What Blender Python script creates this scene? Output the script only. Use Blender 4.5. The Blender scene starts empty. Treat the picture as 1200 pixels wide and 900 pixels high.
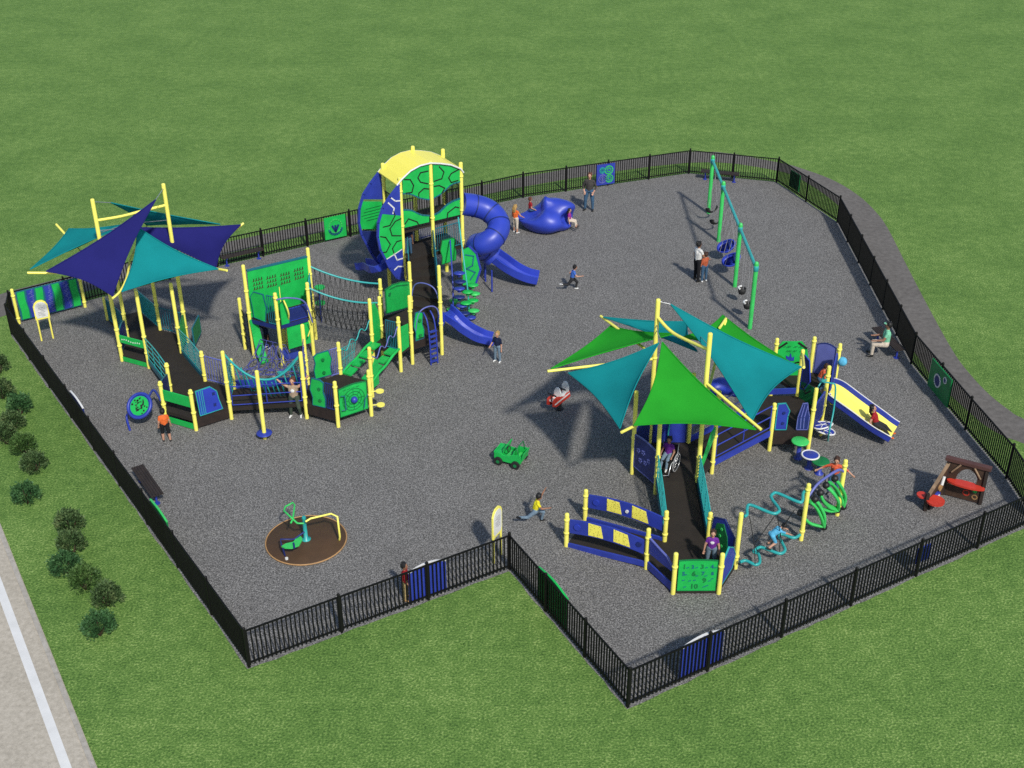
import bpy, math, random
import numpy as np
from mathutils import Vector as V, Matrix
random.seed(11)
S = bpy.context.scene
COL = S.collection
PI = math.pi

# ------------------------------------------------------------------ camera
F = 1448.5; TH = math.radians(30.42); RO = math.radians(-.226); HC = 21.9
_c, _s = math.cos(TH), math.sin(TH)
FW = V((0, _c, -_s)); _r = V((1, 0, 0)); _u = V((0, _s, _c))
RT = _r*math.cos(RO) + _u*math.sin(RO); UP = -_r*math.sin(RO) + _u*math.cos(RO)
EYE = V((0, 0, HC))
cd = bpy.data.cameras.new('camera'); cam = bpy.data.objects.new('camera', cd); COL.objects.link(cam)
m = Matrix.Identity(4)
for i in range(3):
    m[i][0] = RT[i]; m[i][1] = UP[i]; m[i][2] = -FW[i]; m[i][3] = EYE[i]
cam.matrix_world = m
cd.sensor_width = 36; cd.lens = 36*F/1200; cd.clip_end = 3000; cd.clip_start = .5
S.camera = cam

def ray(px, py):
    return RT*((px-600)/F) - UP*((py-450)/F) + FW
def G(px, py, z=0.):
    """surveyed photo point -> world point at height z"""
    d = ray(px, py); t = (z-HC)/d.z
    return EYE + d*t
def G2(px, py, z=0.):
    p = G(px, py, z); return V((p.x, p.y))
def proj(P):
    d = V(P)-EYE; q = d.dot(FW)
    return 600+F*d.dot(RT)/q, 450-F*d.dot(UP)/q

# ------------------------------------------------------------------ materials
MT = {}
def mk(name, col, rough=.45, var=.06, scale=3., bump=0., bscale=60., metal=0., spec=.5, transl=0., coat=0.):
    mt = bpy.data.materials.new(name); mt.use_nodes = True
    nt = mt.node_tree; n = nt.nodes; L = nt.links
    b = n['Principled BSDF']; b.inputs['Roughness'].default_value = rough; b.inputs['Metallic'].default_value = metal
    b.inputs['Specular IOR Level'].default_value = spec
    if coat: b.inputs['Coat Weight'].default_value = coat
    tc = n.new('ShaderNodeTexCoord')
    nz = n.new('ShaderNodeTexNoise'); nz.inputs['Scale'].default_value = scale; nz.inputs['Detail'].default_value = 5
    L.new(tc.outputs['Object'], nz.inputs['Vector'])
    rp = n.new('ShaderNodeValToRGB')
    rp.color_ramp.elements[0].position = .3; rp.color_ramp.elements[1].position = .7
    rp.color_ramp.elements[0].color = [max(0, c*(1-var*2)) for c in col]+[1]
    rp.color_ramp.elements[1].color = [min(1, c*(1+var)) for c in col]+[1]
    L.new(nz.outputs['Fac'], rp.inputs['Fac']); L.new(rp.outputs['Color'], b.inputs['Base Color'])
    if bump:
        n2 = n.new('ShaderNodeTexNoise'); n2.inputs['Scale'].default_value = bscale; n2.inputs['Detail'].default_value = 3
        L.new(tc.outputs['Object'], n2.inputs['Vector'])
        bp = n.new('ShaderNodeBump'); bp.inputs['Strength'].default_value = bump; bp.inputs['Distance'].default_value = .02
        L.new(n2.outputs['Fac'], bp.inputs['Height']); L.new(bp.outputs['Normal'], b.inputs['Normal'])
    if transl:
        tr = n.new('ShaderNodeBsdfTranslucent'); mx = n.new('ShaderNodeMixShader'); mx.inputs[0].default_value = transl
        L.new(rp.outputs['Color'], tr.inputs['Color'])
        L.new(b.outputs[0], mx.inputs[1]); L.new(tr.outputs[0], mx.inputs[2])
        L.new(mx.outputs[0], n['Material Output'].inputs['Surface'])
    MT[name] = mt
    return mt
mk('yellow', (.95, .87, .16), .38, .04)
mk('blue', (.028, .05, .36), .42, .08)
mk('blue_plastic', (.028, .055, .44), .4, .08, 1.5)
mk('navy', (.012, .025, .15), .5, .08)
mk('teal', (.03, .37, .36), .38, .06)
mk('teal_dark', (.012, .14, .19), .45, .06)
mk('green', (.012, .46, .082), .45, .08)
mk('green_light', (.05, .55, .12), .4, .08)
mk('green_dark', (.006, .19, .05), .5, .1)
mk('purple_rope', (.07, .08, .33), .7, .1, 20)
mk('lavender', (.12, .14, .42), .45, .06)
mk('deck', (.02, .0145, .0105), .85, .12, 2.5, .3, 25)
mk('brown_disc', (.075, .04, .018), .6, .08, 2)
mk('tan', (.42, .24, .1), .6, .1)
mk('wood', (.055, .029, .017), .7, .2, 5)
mk('wood_light', (.3, .2, .12), .7, .2, 5)
mk('wood_dark', (.022, .013, .01), .75, .2, 5)
mk('roof_brown', (.09, .038, .032), .7, .12, 4)
mk('bench', (.032, .022, .017), .6, .15, 6, .2, 40)
mk('black', (.012, .012, .012), .5, .1)
mk('fence_black', (.006, .006, .006), .6, .1, spec=.2)
mk('rubber', (.015, .015, .015), .7, .1)
mk('white', (.72, .72, .7), .45, .04)
mk('grey', (.3, .3, .31), .45, .06)
mk('steel', (.55, .56, .58), .3, .04, metal=.8)
mk('red', (.58, .045, .025), .45, .08)
mk('sail_navy', (.02, .02, .15), .9, .05, 1.2, .12, 220, spec=.1, transl=.12)
mk('sail_teal', (.008, .235, .25), .9, .05, 1.2, .12, 220, spec=.1, transl=.12)
mk('sail_green', (.022, .33, .025), .9, .05, 1.2, .12, 220, spec=.1, transl=.12)
mk('skin', (.5, .27, .18), .5, .04, 8)
mk('skin_dark', (.14, .065, .04), .5, .04, 8)
mk('skin_mid', (.3, .15, .09), .5, .04, 8)
mk('hair_black', (.008, .007, .007), .6, .3, 60)
mk('hair_brown', (.055, .022, .012), .6, .3, 60)
mk('hair_blond', (.5, .31, .1), .6, .25, 60)
mk('hair_auburn', (.13, .04, .02), .6, .3, 60)
for nm, c in dict(orange=(.75, .15, .035), tan_cloth=(.36, .27, .19), olive=(.055, .075, .055), navy_cloth=(.012, .018, .05), denim=(.05, .11, .19),
                  denim_light=(.16, .23, .3), white_cloth=(.7, .69, .66), cream=(.6, .52, .42), blue_cloth=(.06, .16, .55), charcoal=(.03, .03, .033), black_cloth=(.014, .014, .016),
                  rust=(.42, .1, .045), mint=(.22, .6, .38), crimson=(.33, .02, .025), violet=(.16, .03, .28), magenta=(.3, .03, .26),
                  lemon=(.85, .75, .03), khaki=(.45, .34, .16), sky=(.1, .42, .65), coral=(.62, .11, .05), gunmetal=(.06, .055, .052)).items():
    mk(nm, c, .85, .12, 14, .25, 90, spec=.2)

def ramp_mat(name, stops, scales, rough=.9, bump=.5, bdist=.03, warp=None, mid=None):
    """speckled ground: fine noise + large patches"""
    mt = bpy.data.materials.new(name); mt.use_nodes = True
    nt = mt.node_tree; n = nt.nodes; L = nt.links; b = n['Principled BSDF']
    b.inputs['Roughness'].default_value = rough; b.inputs['Specular IOR Level'].default_value = .25
    tc = n.new('ShaderNodeTexCoord'); mixes = None
    facs = []
    for sc, det, w in scales:
        z = n.new('ShaderNodeTexNoise'); z.inputs['Scale'].default_value = sc; z.inputs['Detail'].default_value = det
        z.inputs['Roughness'].default_value = .6
        L.new(tc.outputs['Object'], z.inputs['Vector'])
        mm = n.new('ShaderNodeMath'); mm.operation = 'MULTIPLY'; mm.inputs[1].default_value = w
        L.new(z.outputs['Fac'], mm.inputs[0]); facs.append((mm, z))
    acc = facs[0][0].outputs[0]
    for mm, z in facs[1:]:
        a = n.new('ShaderNodeMath'); a.operation = 'ADD'; L.new(acc, a.inputs[0]); L.new(mm.outputs[0], a.inputs[1]); acc = a.outputs[0]
    rp = n.new('ShaderNodeValToRGB'); cr = rp.color_ramp
    while len(cr.elements) < len(stops): cr.elements.new(.5)
    for e, (p, c) in zip(cr.elements, stops): e.position = p; e.color = list(c)+[1]
    L.new(acc, rp.inputs['Fac']); L.new(rp.outputs['Color'], b.inputs['Base Color'])
    bp = n.new('ShaderNodeBump'); bp.inputs['Strength'].default_value = bump; bp.inputs['Distance'].default_value = bdist
    L.new(facs[0][1].outputs['Fac'], bp.inputs['Height']); L.new(bp.outputs['Normal'], b.inputs['Normal'])
    MT[name] = mt
    return mt
ramp_mat('mulch', [(.35, (.052, .0505, .049)), (.46, (.126, .123, .118)), (.54, (.182, .177, .17)), (.65, (.345, .335, .32))], [(25, 2, .78), (50, 2, .16), (.6, 5, .06)], .92, .7, .02)
ramp_mat('lawn', [(.34, (.03, .076, .014)), (.46, (.089, .182, .035)), (.54, (.145, .258, .055)), (.63, (.32, .435, .135))], [(17, 3, .56), (2.6, 5, .19), (45, 2, .11), (.3, 6, .14)], .9, .9, .04)
ramp_mat('path', [(.3, (.09, .083, .076)), (.5, (.14, .13, .12)), (.7, (.2, .187, .172))], [(5, 3, .5), (30, 2, .3), (.5, 3, .2)], .92, .35, .02)
ramp_mat('road', [(.3, (.25, .235, .2)), (.5, (.38, .355, .31)), (.7, (.5, .47, .42))], [(6, 3, .5), (40, 2, .3), (.6, 3, .2)], .92, .3, .02)
ramp_mat('asphalt', [(.3, (.3, .27, .22)), (.5, (.43, .39, .32)), (.7, (.56, .51, .43))], [(8, 3, .5), (40, 2, .3), (.5, 3, .2)], .92, .3, .02)
ramp_mat('leaf_a', [(.35, (.025, .06, .015)), (.5, (.06, .125, .03)), (.65, (.14, .22, .07))], [(3, 3, .7), (20, 2, .3)], .6, .1)
ramp_mat('leaf_b', [(.35, (.018, .055, .02)), (.5, (.042, .115, .038)), (.65, (.1, .2, .07))], [(3, 3, .7), (20, 2, .3)], .6, .1)
ramp_mat('leaf_c', [(.35, (.024, .048, .016)), (.5, (.058, .108, .036)), (.65, (.17, .22, .09))], [(3, 3, .7), (20, 2, .3)], .6, .1)
def perf_mat(nm, hole, p0, p1):
    mt = mk(nm, (.86, .74, .115), .4, .04)
    nt = mt.node_tree; n = nt.nodes; L = nt.links
    b = n['Principled BSDF']; tc = n.new('ShaderNodeTexCoord'); v = n.new('ShaderNodeTexVoronoi'); v.inputs['Scale'].default_value = 13 if p0 < .1 else 19
    v.inputs['Randomness'].default_value = .55
    L.new(tc.outputs['Object'], v.inputs['Vector'])
    r = n.new('ShaderNodeValToRGB'); r.color_ramp.elements[0].position = p0; r.color_ramp.elements[1].position = p1
    r.color_ramp.elements[0].color = hole; r.color_ramp.elements[1].color = (.97, .87, .13, 1)
    L.new(v.outputs['Distance'], r.inputs['Fac']); L.new(r.outputs['Color'], b.inputs['Base Color'])
perf_mat('perforated_yellow', (.6, .47, .05, 1), .08, .18)
perf_mat('perforated_panel', (.1, .08, .02, 1), .2, .28)

# ------------------------------------------------------------------ mesh builder
def xyz(p, z=None):
    return V((p[0], p[1], p[2] if len(p) > 2 and z is None else (z or 0.)))
class MB:
    def __init__(s): s.v = []; s.f = []; s.m = []; s.sm = []; s.mats = []
    def mi(s, m):
        if m not in s.mats: s.mats.append(m)
        return s.mats.index(m)
    def add(s, vs, fs, m, smooth=False):
        o = len(s.v); k = s.mi(m)
        s.v += [tuple(x) for x in vs]
        for f in fs: s.f.append([i+o for i in f]); s.m.append(k); s.sm.append(smooth)
        return s
    def tube(s, pts, r, m, n=8, closed=False, flat=1.):
        pts = [V(p) for p in pts]; N = len(pts); rs = r if isinstance(r, (list, tuple)) else [r]*N
        ts = []
        for i in range(N):
            a = pts[i-1] if (i > 0 or closed) else pts[i]; b = pts[(i+1) % N] if (i < N-1 or closed) else pts[i]
            t = b-a; ts.append(t.normalized() if t.length > 1e-9 else V((0, 0, 1)))
        t0 = ts[0]; ref = V((0, 0, 1)) if abs(t0.z) < .9 else V((1, 0, 0))
        nn = (ref - t0*ref.dot(t0)).normalized(); vs = []; fs = []
        for i in range(N):
            t = ts[i]; nn = nn - t*nn.dot(t)
            nn = nn.normalized() if nn.length > 1e-6 else t.orthogonal().normalized()
            bb = t.cross(nn)
            for k in range(n):
                a = 2*PI*k/n
                vs.append(pts[i] + (nn*math.cos(a)*flat + bb*math.sin(a))*rs[i])
        for i in range(N if closed else N-1):
            j = (i+1) % N
            for k in range(n):
                l = (k+1) % n
                fs.append([i*n+k, i*n+l, j*n+l, j*n+k])
        s.add(vs, fs, m, True)
        if not closed:
            s.add(vs[:n], [list(range(n))[::-1]], m); s.add(vs[-n:], [list(range(n))], m)
        return s
    def prism(s, pts, t, m):
        """planar polygon extruded by vector t"""
        pts = [V(p) for p in pts]; t = V(t); n = len(pts)
        vs = pts + [p+t for p in pts]
        fs = [list(range(n))[::-1], [n+i for i in range(n)]] + [[i, (i+1) % n, n+(i+1) % n, n+i] for i in range(n)]
        return s.add(vs, fs, m)
    def box(s, a, b, m):
        x0, y0, z0 = a; x1, y1, z1 = b
        return s.prism([(x0, y0, z0), (x1, y0, z0), (x1, y1, z0), (x0, y1, z0)], (0, 0, z1-z0), m)
    def beam(s, a, b, w, h, m):
        """box beam between two points: width w horizontally, height h downwards from the line"""
        a = V(a); b = V(b); d = (b-a); pn = V((-d.y, d.x, 0)); pn = pn.normalized()*w/2 if pn.length > 1e-6 else V((w/2, 0, 0))
        return s.prism([a-pn, a+pn, b+pn, b-pn], (0, 0, -h), m)
    def wall(s, p0, p1, poly, th, m, off=0.):
        """polygon of (u metres along p0->p1, z) in the vertical plane, thickness th about the plane (+off towards its right side)"""
        p0 = xyz(p0, 0); p1 = xyz(p1, 0); d = (p1-p0).normalized(); nr = V((d.y, -d.x, 0))
        return s.prism([p0+d*u+V((0, 0, z))+nr*(off+th/2) for u, z in poly], nr*-th, m)
    def strip(s, p0, p1, line, w, m, off, th=.012):
        """a raised line of width w drawn in a vertical plane through (u, z) points"""
        for (u0, z0), (u1, z1) in zip(line, line[1:]):
            d = V((u1-u0, z1-z0)); L = d.length
            if L < 1e-5: continue
            d /= L; q = V((-d.y, d.x))*w/2; a = V((u0, z0))-d*w*.3; b = V((u1, z1))+d*w*.3
            s.wall(p0, p1, [(a+q)[:], (b+q)[:], (b-q)[:], (a-q)[:]], th, m, off)
        return s
    def disc(s, c, r, h, m, n=24, ax=(0, 0, 1), ry=None):
        ax = V(ax).normalized(); u = ax.orthogonal().normalized() if abs(ax.z) < .99 else V((1, 0, 0)); w = ax.cross(u)
        return s.prism([V(c)+u*math.cos(2*PI*k/n)*r+w*math.sin(2*PI*k/n)*(ry or r) for k in range(n)], ax*h, m)
    def sph(s, c, r, m, n=12, k=8, rot=None):
        r = (r, r, r) if not isinstance(r, (tuple, list)) else r; vs = []; fs = []
        for i in range(k+1):
            a = PI*i/k
            for j in range(n):
                b = 2*PI*j/n
                p = V((math.sin(a)*math.cos(b)*r[0], math.sin(a)*math.sin(b)*r[1], math.cos(a)*r[2]))
                if rot is not None: p = rot @ p
                vs.append(V(c)+p)
        for i in range(k):
            for j in range(n):
                l = (j+1) % n; fs.append([i*n+j, (i+1)*n+j, (i+1)*n+l, i*n+l])
        return s.add(vs, fs, m, True)
    def lathe(s, c, prof, m, n=20, smooth=True):
        vs = []; fs = []
        for r, z in prof:
            for k in range(n):
                a = 2*PI*k/n; vs.append((c[0]+r*math.cos(a), c[1]+r*math.sin(a), c[2]+z))
        for i in range(len(prof)-1):
            for k in range(n):
                l = (k+1) % n; fs.append([i*n+k, i*n+l, (i+1)*n+l, (i+1)*n+k])
        s.add(vs, fs, m, smooth)
        s.add(vs[:n], [list(range(n))[::-1]], m); s.add(vs[-n:], [list(range(n))], m)
        return s
    def text(s, body, size, p0, p1, u, z, m, off, depth=.006):
        """raised lettering on the vertical plane p0->p1, lower left at (u, z)"""
        cu = bpy.data.curves.new('lettering', 'FONT'); cu.body = body; cu.size = size; cu.extrude = depth; cu.resolution_u = 2; cu.offset = size*.035
        ob = bpy.data.objects.new('lettering', cu); COL.objects.link(ob)
        dg = bpy.context.evaluated_depsgraph_get(); me = bpy.data.meshes.new_from_object(ob.evaluated_get(dg))
        a = xyz(p0, 0); b = xyz(p1, 0); d = (b-a).normalized(); nr = V((d.y, -d.x, 0))
        s.add([a+d*(u+v.co.x)+V((0, 0, z+v.co.y))+nr*(off+v.co.z) for v in me.vertices], [list(p.vertices) for p in me.polygons], m)
        bpy.data.objects.remove(ob); bpy.data.curves.remove(cu); bpy.data.meshes.remove(me)
        return s
    def build(s, name, parent=None, label=None):
        o = V((0, 0, 0)); r = parent
        while r is not None and r.parent is not None: r = r.parent
        if r is not None: o = r['_o'] if False else ORG[r.name]
        me = bpy.data.meshes.new(name)
        me.from_pydata([(x-o.x, y-o.y, z-o.z) for x, y, z in s.v], [], s.f)
        for k in s.mats: me.materials.append(MT[k])
        me.polygons.foreach_set('material_index', s.m); me.polygons.foreach_set('use_smooth', s.sm)
        me.update()
        ob = bpy.data.objects.new(name, me); COL.objects.link(ob)
        if parent is not None: ob.parent = parent
        if label: ob['label'] = label
        return ob
    def solo(s, name, label, cat, group=None, origin=None):
        """a thing that is one mesh"""
        o = V(origin) if origin is not None else V((sum(p[0] for p in s.v)/len(s.v), sum(p[1] for p in s.v)/len(s.v), min(p[2] for p in s.v)))
        s.v = [(x-o.x, y-o.y, z-o.z) for x, y, z in s.v]
        ob = s.build(name); ob.location = o; ob['label'] = label; ob['category'] = cat
        if group: ob['group'] = group
        return ob
ORG = {}
def thing(name, label, cat, loc, group=None):
    o = bpy.data.objects.new(name, None); COL.objects.link(o); o.location = xyz(loc)
    o.empty_display_size = .2
    ORG[o.name] = xyz(loc); o['label'] = label; o['category'] = cat
    if group: o['group'] = group
    return o
def copy_tree(o, parent=None):
    c = o.copy(); COL.objects.link(c)
    if parent is not None: c.parent = parent; c.matrix_parent_inverse = o.matrix_parent_inverse.copy()
    for ch in list(o.children): copy_tree(ch, c)
    return c
def structure(mb, name):
    ob = mb.build(name); ob['kind'] = 'structure'; return ob
def lerp(a, b, t): return V(a)*(1-t)+V(b)*t
def on_plane(px, py, p0, p1):
    """photo point -> (u, z) on the vertical plane through p0, p1"""
    p0 = xyz(p0, 0); d = (xyz(p1, 0)-p0).normalized(); n = V((d.y, -d.x, 0)); r = ray(px, py)
    t = (p0-EYE).dot(n)/r.dot(n); P = EYE+r*t
    return ((P-p0).dot(d), P.z)
def catmull(pts, k=6, closed=False):
    pts = [V(p) for p in pts]; n = len(pts); out = []
    for i in range(n if closed else n-1):
        p0 = pts[(i-1) % n] if closed or i > 0 else pts[0]; p1 = pts[i]; p2 = pts[(i+1) % n]
        p3 = pts[(i+2) % n] if closed or i < n-2 else pts[-1]
        for j in range(k):
            t = j/k
            out.append(.5*((2*p1)+(p2-p0)*t+(2*p0-5*p1+4*p2-p3)*t*t+(3*p1-p0-3*p2+p3)*t**3))
    if not closed: out.append(pts[-1])
    return out
# ------------------------------------------------------------------ ground
def sheet(name, poly, z, mat, th=None):
    mb = MB(); mb.add([(p[0], p[1], z) for p in poly], [list(range(len(poly)))], mat)
    return structure(mb, name)
mb = MB(); R_ = 1500
mb.add([(-R_, -300, 0), (R_, -300, 0), (R_, 2400, 0), (-R_, 2400, 0)], [[0, 1, 2, 3]], 'lawn')
structure(mb, 'lawn')
FB = [(17, 376), (255, 313), (411, 277.5), (613, 232), (807, 203.7), (910, 214), (981, 261), (1067.5, 426.7), (1131, 504), (1179, 561), (1212, 612), (735.5, 829), (597.2, 667.7), (292, 782), (14, 392)]
FP = [G2(*p) for p in FB]
def offset_poly(P, d):
    out = []; n = len(P)
    for i in range(n):
        a = (P[i]-P[i-1]).normalized(); b = (P[(i+1) % n]-P[i]).normalized()
        na = V((-a.y, a.x)); nb = V((-b.y, b.x)); q = (na+nb)
        q = q/max(.3, q.length_squared/2) if q.length > 1e-6 else na
        out.append(P[i]+q*d)
    return out
MU = offset_poly(FP, .05)
def jag(P):
    out = []
    for i in range(len(P)):
        a, b = P[i], P[(i+1) % len(P)]; k = max(1, int((b-a).length/.35))
        for j in range(k): out.append(lerp(a, b, j/k)+V((random.uniform(-.025, .025), random.uniform(-.025, .025))))
    return out
from mathutils.geometry import tessellate_polygon
def ngon_sheet(name, poly, z, mat):
    tri = tessellate_polygon([[V((p[0], p[1], 0)) for p in poly]])
    mb = MB(); mb.add([(p[0], p[1], z) for p in poly], [list(t) for t in tri], mat); return structure(mb, name)
mul = ngon_sheet('mulch_ground', jag(MU), .008, 'mulch')
# path round the back of the yard
inner = [G2(-60, 398), G2(17, 366)] + [G2(x, y-13) for x, y in FB[1:5]] + [G2(905, 199), G2(945, 214), G2(985, 243), G2(1003, 268), G2(1070, 410), G2(1137, 484), G2(1174, 510), G2(1200, 520), G2(1290, 560)]
outer = [G2(-60, 375), G2(12, 341), G2(253, 286.5), G2(409, 253), G2(612, 207.5), G2(807, 178), G2(905, 189), G2(947, 200), G2(980, 213), G2(1007, 230), G2(1026, 248), G2(1040, 267), G2(1062, 310), G2(1088, 360), G2(1117, 412), G2(1138, 440), G2(1160, 463), G2(1183, 481), G2(1200, 491), G2(1290, 530)]
def densify(P): return [p.xy for p in catmull([V((q.x, q.y, 0)) for q in P], 4)]
ngon_sheet('path', densify(inner)+densify(outer)[::-1], .004, 'path')
# road at lower left with its kerb strip and painted line
e = [G2(-190, 180), G2(51, 741), G2(140, 960)]
d = (G2(51, 741)-G2(0, 612.7)).normalized(); nl = V((-d.y, d.x))
if nl.x > 0: nl = -nl
b0 = G2(0, 612.7)-d*45; b1 = G2(51, 741)+d*30
mb = MB(); mb.prism([xyz(b0), xyz(b1), xyz(b1+nl*14), xyz(b0+nl*14)], (0, 0, .01), 'asphalt'); structure(mb, 'road')
w0 = G2(0, 683); w1 = G2(19, 741)
off = (w1-G2(51, 741)).dot(nl)
mb = MB(); mb.prism([xyz(b0+nl*.02, -.05), xyz(b1+nl*.02, -.05), xyz(b1+nl*.14, -.05), xyz(b0+nl*.14, -.05)], (0, 0, .085), 'road'); structure(mb, 'kerb')
mb = MB(); a = b0+nl*(off-.11); c = b1+nl*(off-.11)
mb.add([xyz(a, .014), xyz(c, .014), xyz(c+nl*.22, .014), xyz(a+nl*.22, .014)], [[0, 1, 2, 3]], 'white'); structure(mb, 'road_marking')

# ------------------------------------------------------------------ fences
POST = MB(); POST.box((-.032, -.032, 0), (.032, .032, 1.27), 'fence_black'); POST.lathe((0, 0, 1.27), [(.045, 0), (.045, .02), (.012, .05)], 'fence_black', 8)
FPOST = POST.build('post'); pm = FPOST.data; bpy.data.objects.remove(FPOST)
def fence(a, b, label, last=False):
    t = thing('picket_fence', label, 'fence', a, 'black picket fence around the playground')
    L = (b-a).length; d = (b-a)/L; n = max(1, round(L/2.3))
    for i in range(n+(1 if last else 0)):
        o = bpy.data.objects.new('post', pm); COL.objects.link(o); o.parent = t
        q = d*(L*i/n); o.location = (q.x, q.y, 0); o.rotation_euler.z = math.atan2(d.y, d.x)
    for i in range(n):
        s0 = L*i/n+.05; s1 = L*(i+1)/n-.05; mb = MB()
        A = a+d*s0; B = a+d*s1; k = round((s1-s0)/.115)
        for j in range(k+1):
            p = A+d*((s1-s0)*j/k)
            c = V((-d.y, d.x))
            q = [p-d*.016-c*.016, p+d*.016-c*.016, p+d*.016+c*.016, p-d*.016+c*.016]
            mb.prism([xyz(v, .07) for v in q], (0, 0, 1.1), 'fence_black')
        mb.build('picket_panel', t)
        for z in (1.21, .17):
            rb = MB(); rb.beam(xyz(a+d*(s0-.015), z), xyz(a+d*(s1+.015), z), .04, .04, 'fence_black'); rb.build('rail', t)
    return t
fl = ['short black fence length at the far left corner beside the musical wall', 'black fence run along the back lawn behind the blue and teal shade sails',
      'black fence run behind the green wall tower with a green leaf panel on it', 'black fence run behind the tube slide and the blue climbing boulder',
      'black fence run behind the standing man with the blue gear panel on it', 'black fence run at the far end behind the swing frame and a bench', 'black fence run beyond the swings turning down along the path',
      'long black fence run beside the path behind the man seated on the bench', 'black fence run along the path carrying the green panel with two rings', 'black fence run beside the path near the brown play shop',
      'short black fence run at the right edge behind the brown play shop', 'long black fence run in front of the brown play shop along the front lawn', 'black fence run going down from the front corner carrying a green panel',
      'black fence run at the front lawn carrying the blue arched panel', 'long dark fence run on the left beside the lawn shrubs']
order = [(14, 0)] + [(i, i+1) for i in range(0, 14)]
for (i, j), lb in zip(order, fl):
    pass
SEG = []
for (i, j), lb in zip(order, fl): SEG.append(fence(FP[i], FP[j], lb))
def seg(i): 
    i0, j0 = order[i]; return FP[i0], FP[j0]
# panels that hang on the inside of the fence
def fence_panel(px, py, w, h, z0, A, B, frame, face, label, arch=0., deco=None, side=1, name='activity_panel'):
    d = (B-A).normalized(); nin = V((d.y, -d.x))
    u, _ = on_plane(px, py, A, B)
    u0, u1 = u-w/2, u+w/2
    top = [(u0+(u1-u0)*k/8, z0+h+arch*math.sin(PI*k/8)) for k in range(9)]
    t = thing(name, label, 'panel', A+d*u, 'activity panels on the fence'); mb = MB()
    mb.wall(A, B, [(u0, z0), (u1, z0)]+top[::-1], .05, face, .075*side)
    ob = mb.build('board', t)
    if arch:
        mb = MB(); mb.strip(A, B, top, .03, frame, .075*side, .055); mb.build('top_edge', t)
    if deco:
        mb = MB(); deco(mb, A, B, u0, u1, z0, z0+h, side); mb.build('relief', t)
    return t
def ring(mb, A, B, u, z, r, w, m, off, th=.02, n=16):
    mb.strip(A, B, [(u+r*math.cos(2*PI*k/n), z+r*math.sin(2*PI*k/n)) for k in range(n+1)], w, m, off, th)
def dk1(mb, A, B, u0, u1, z0, z1, s):
    u = (u0+u1)/2; z = (z0+z1)/2
    ring(mb, A, B, u, z+.06, .3, .05, 'green_light', .11*s)
    mb.strip(A, B, [(u+.3*math.cos(a), z-.02+.3*math.sin(a)) for a in [PI+.2+k*.3 for k in range(10)]], .09, 'teal_dark', .11*s, .03)
    for k in (-.14, 0, .14): mb.strip(A, B, [(u, z-.2), (u+k, z+.08)], .08, 'navy', .112*s, .03)
fence_panel(392, 266.5, 1.0, 1.0, .15, *seg(2), 'green', 'green', 'bright green square panel with a dark leaf bowl emblem on the back fence', deco=dk1)
def dk2(mb, A, B, u0, u1, z0, z1, s):
    w = u1-u0; h = z1-z0
    for a, b, r, m in ((.3, .72, .13, 'teal'), (.66, .7, .2, 'green_light'), (.32, .3, .2, 'lavender'), (.7, .28, .18, 'green_light')):
        for k in (1, .45): ring(mb, A, B, u0+w*a, z0+h*b, r*k, .05, m, .11*s)
    mb.strip(A, B, [(u0+w*.32, z0+.1), (u0+w*.32, z0+.55)], .05, 'lavender', .11*s)
fence_panel(709, 201, .95, 1.02, .12, *seg(4), 'blue', 'blue', 'blue square panel with green and violet gear rings on the back fence', deco=dk2)
def dk3(mb, A, B, u0, u1, z0, z1, s):
    w = u1-u0; h = z1-z0
    mb.wall(A, B, [(u0+w*.42+.2*math.cos(2*PI*k/16), z0+h*.5+.26*math.sin(2*PI*k/16)) for k in range(16)], .02, 'navy', .11*s)
    ring(mb, A, B, u0+w*.42, z0+h*.5, .22, .05, 'white', .115*s)
    ring(mb, A, B, u0+w*.74, z0+h*.78, .1, .04, 'white', .115*s)
    mb.wall(A, B, [(u0+w*.74+.08*math.cos(2*PI*k/12), z0+h*.78+.08*math.sin(2*PI*k/12)) for k in range(12)], .02, 'navy', .11*s)
fence_panel(1103.5, 450, 1.55, 1.05, .1, *seg(8), 'green_dark', 'green_dark', 'dark green panel with two white ringed discs on the path side fence', deco=dk3)
fence_panel(502.5, 682, 1.1, .98, .1, *seg(13), 'white', 'blue', 'blue panel with a white arched top behind the front fence', arch=.13)
fence_panel(645, 692, 1.5, 1.02, .1, *seg(12), 'green', 'green_dark', 'dark green panel with arched top behind the short notch fence', arch=.1)
fence_panel(826, 752, 1.3, .98, .1, *seg(11), 'white', 'blue', 'blue panel with a white arched top low on the long front fence', arch=.13)
fence_panel(1085, 644, .5, .5, .4, *seg(11), 'blue', 'blue', 'small plain blue panel seen through the long front fence')
fence_panel(930, 214, .8, .8, .2, *seg(6), 'green', 'green_dark', 'small green panel outside the fence beyond the swings', side=-1)
fence_panel(181, 590, 1.3, 1.1, .1, *seg(14), 'green_light', 'green_dark', 'green panel with arched edge beside the bench on the left fence', arch=.06)
fence_panel(86, 464, 1.3, 1.1, .1, *seg(14), 'white', 'navy', 'navy panel with a white arched edge on the left fence', arch=.06)

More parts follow.
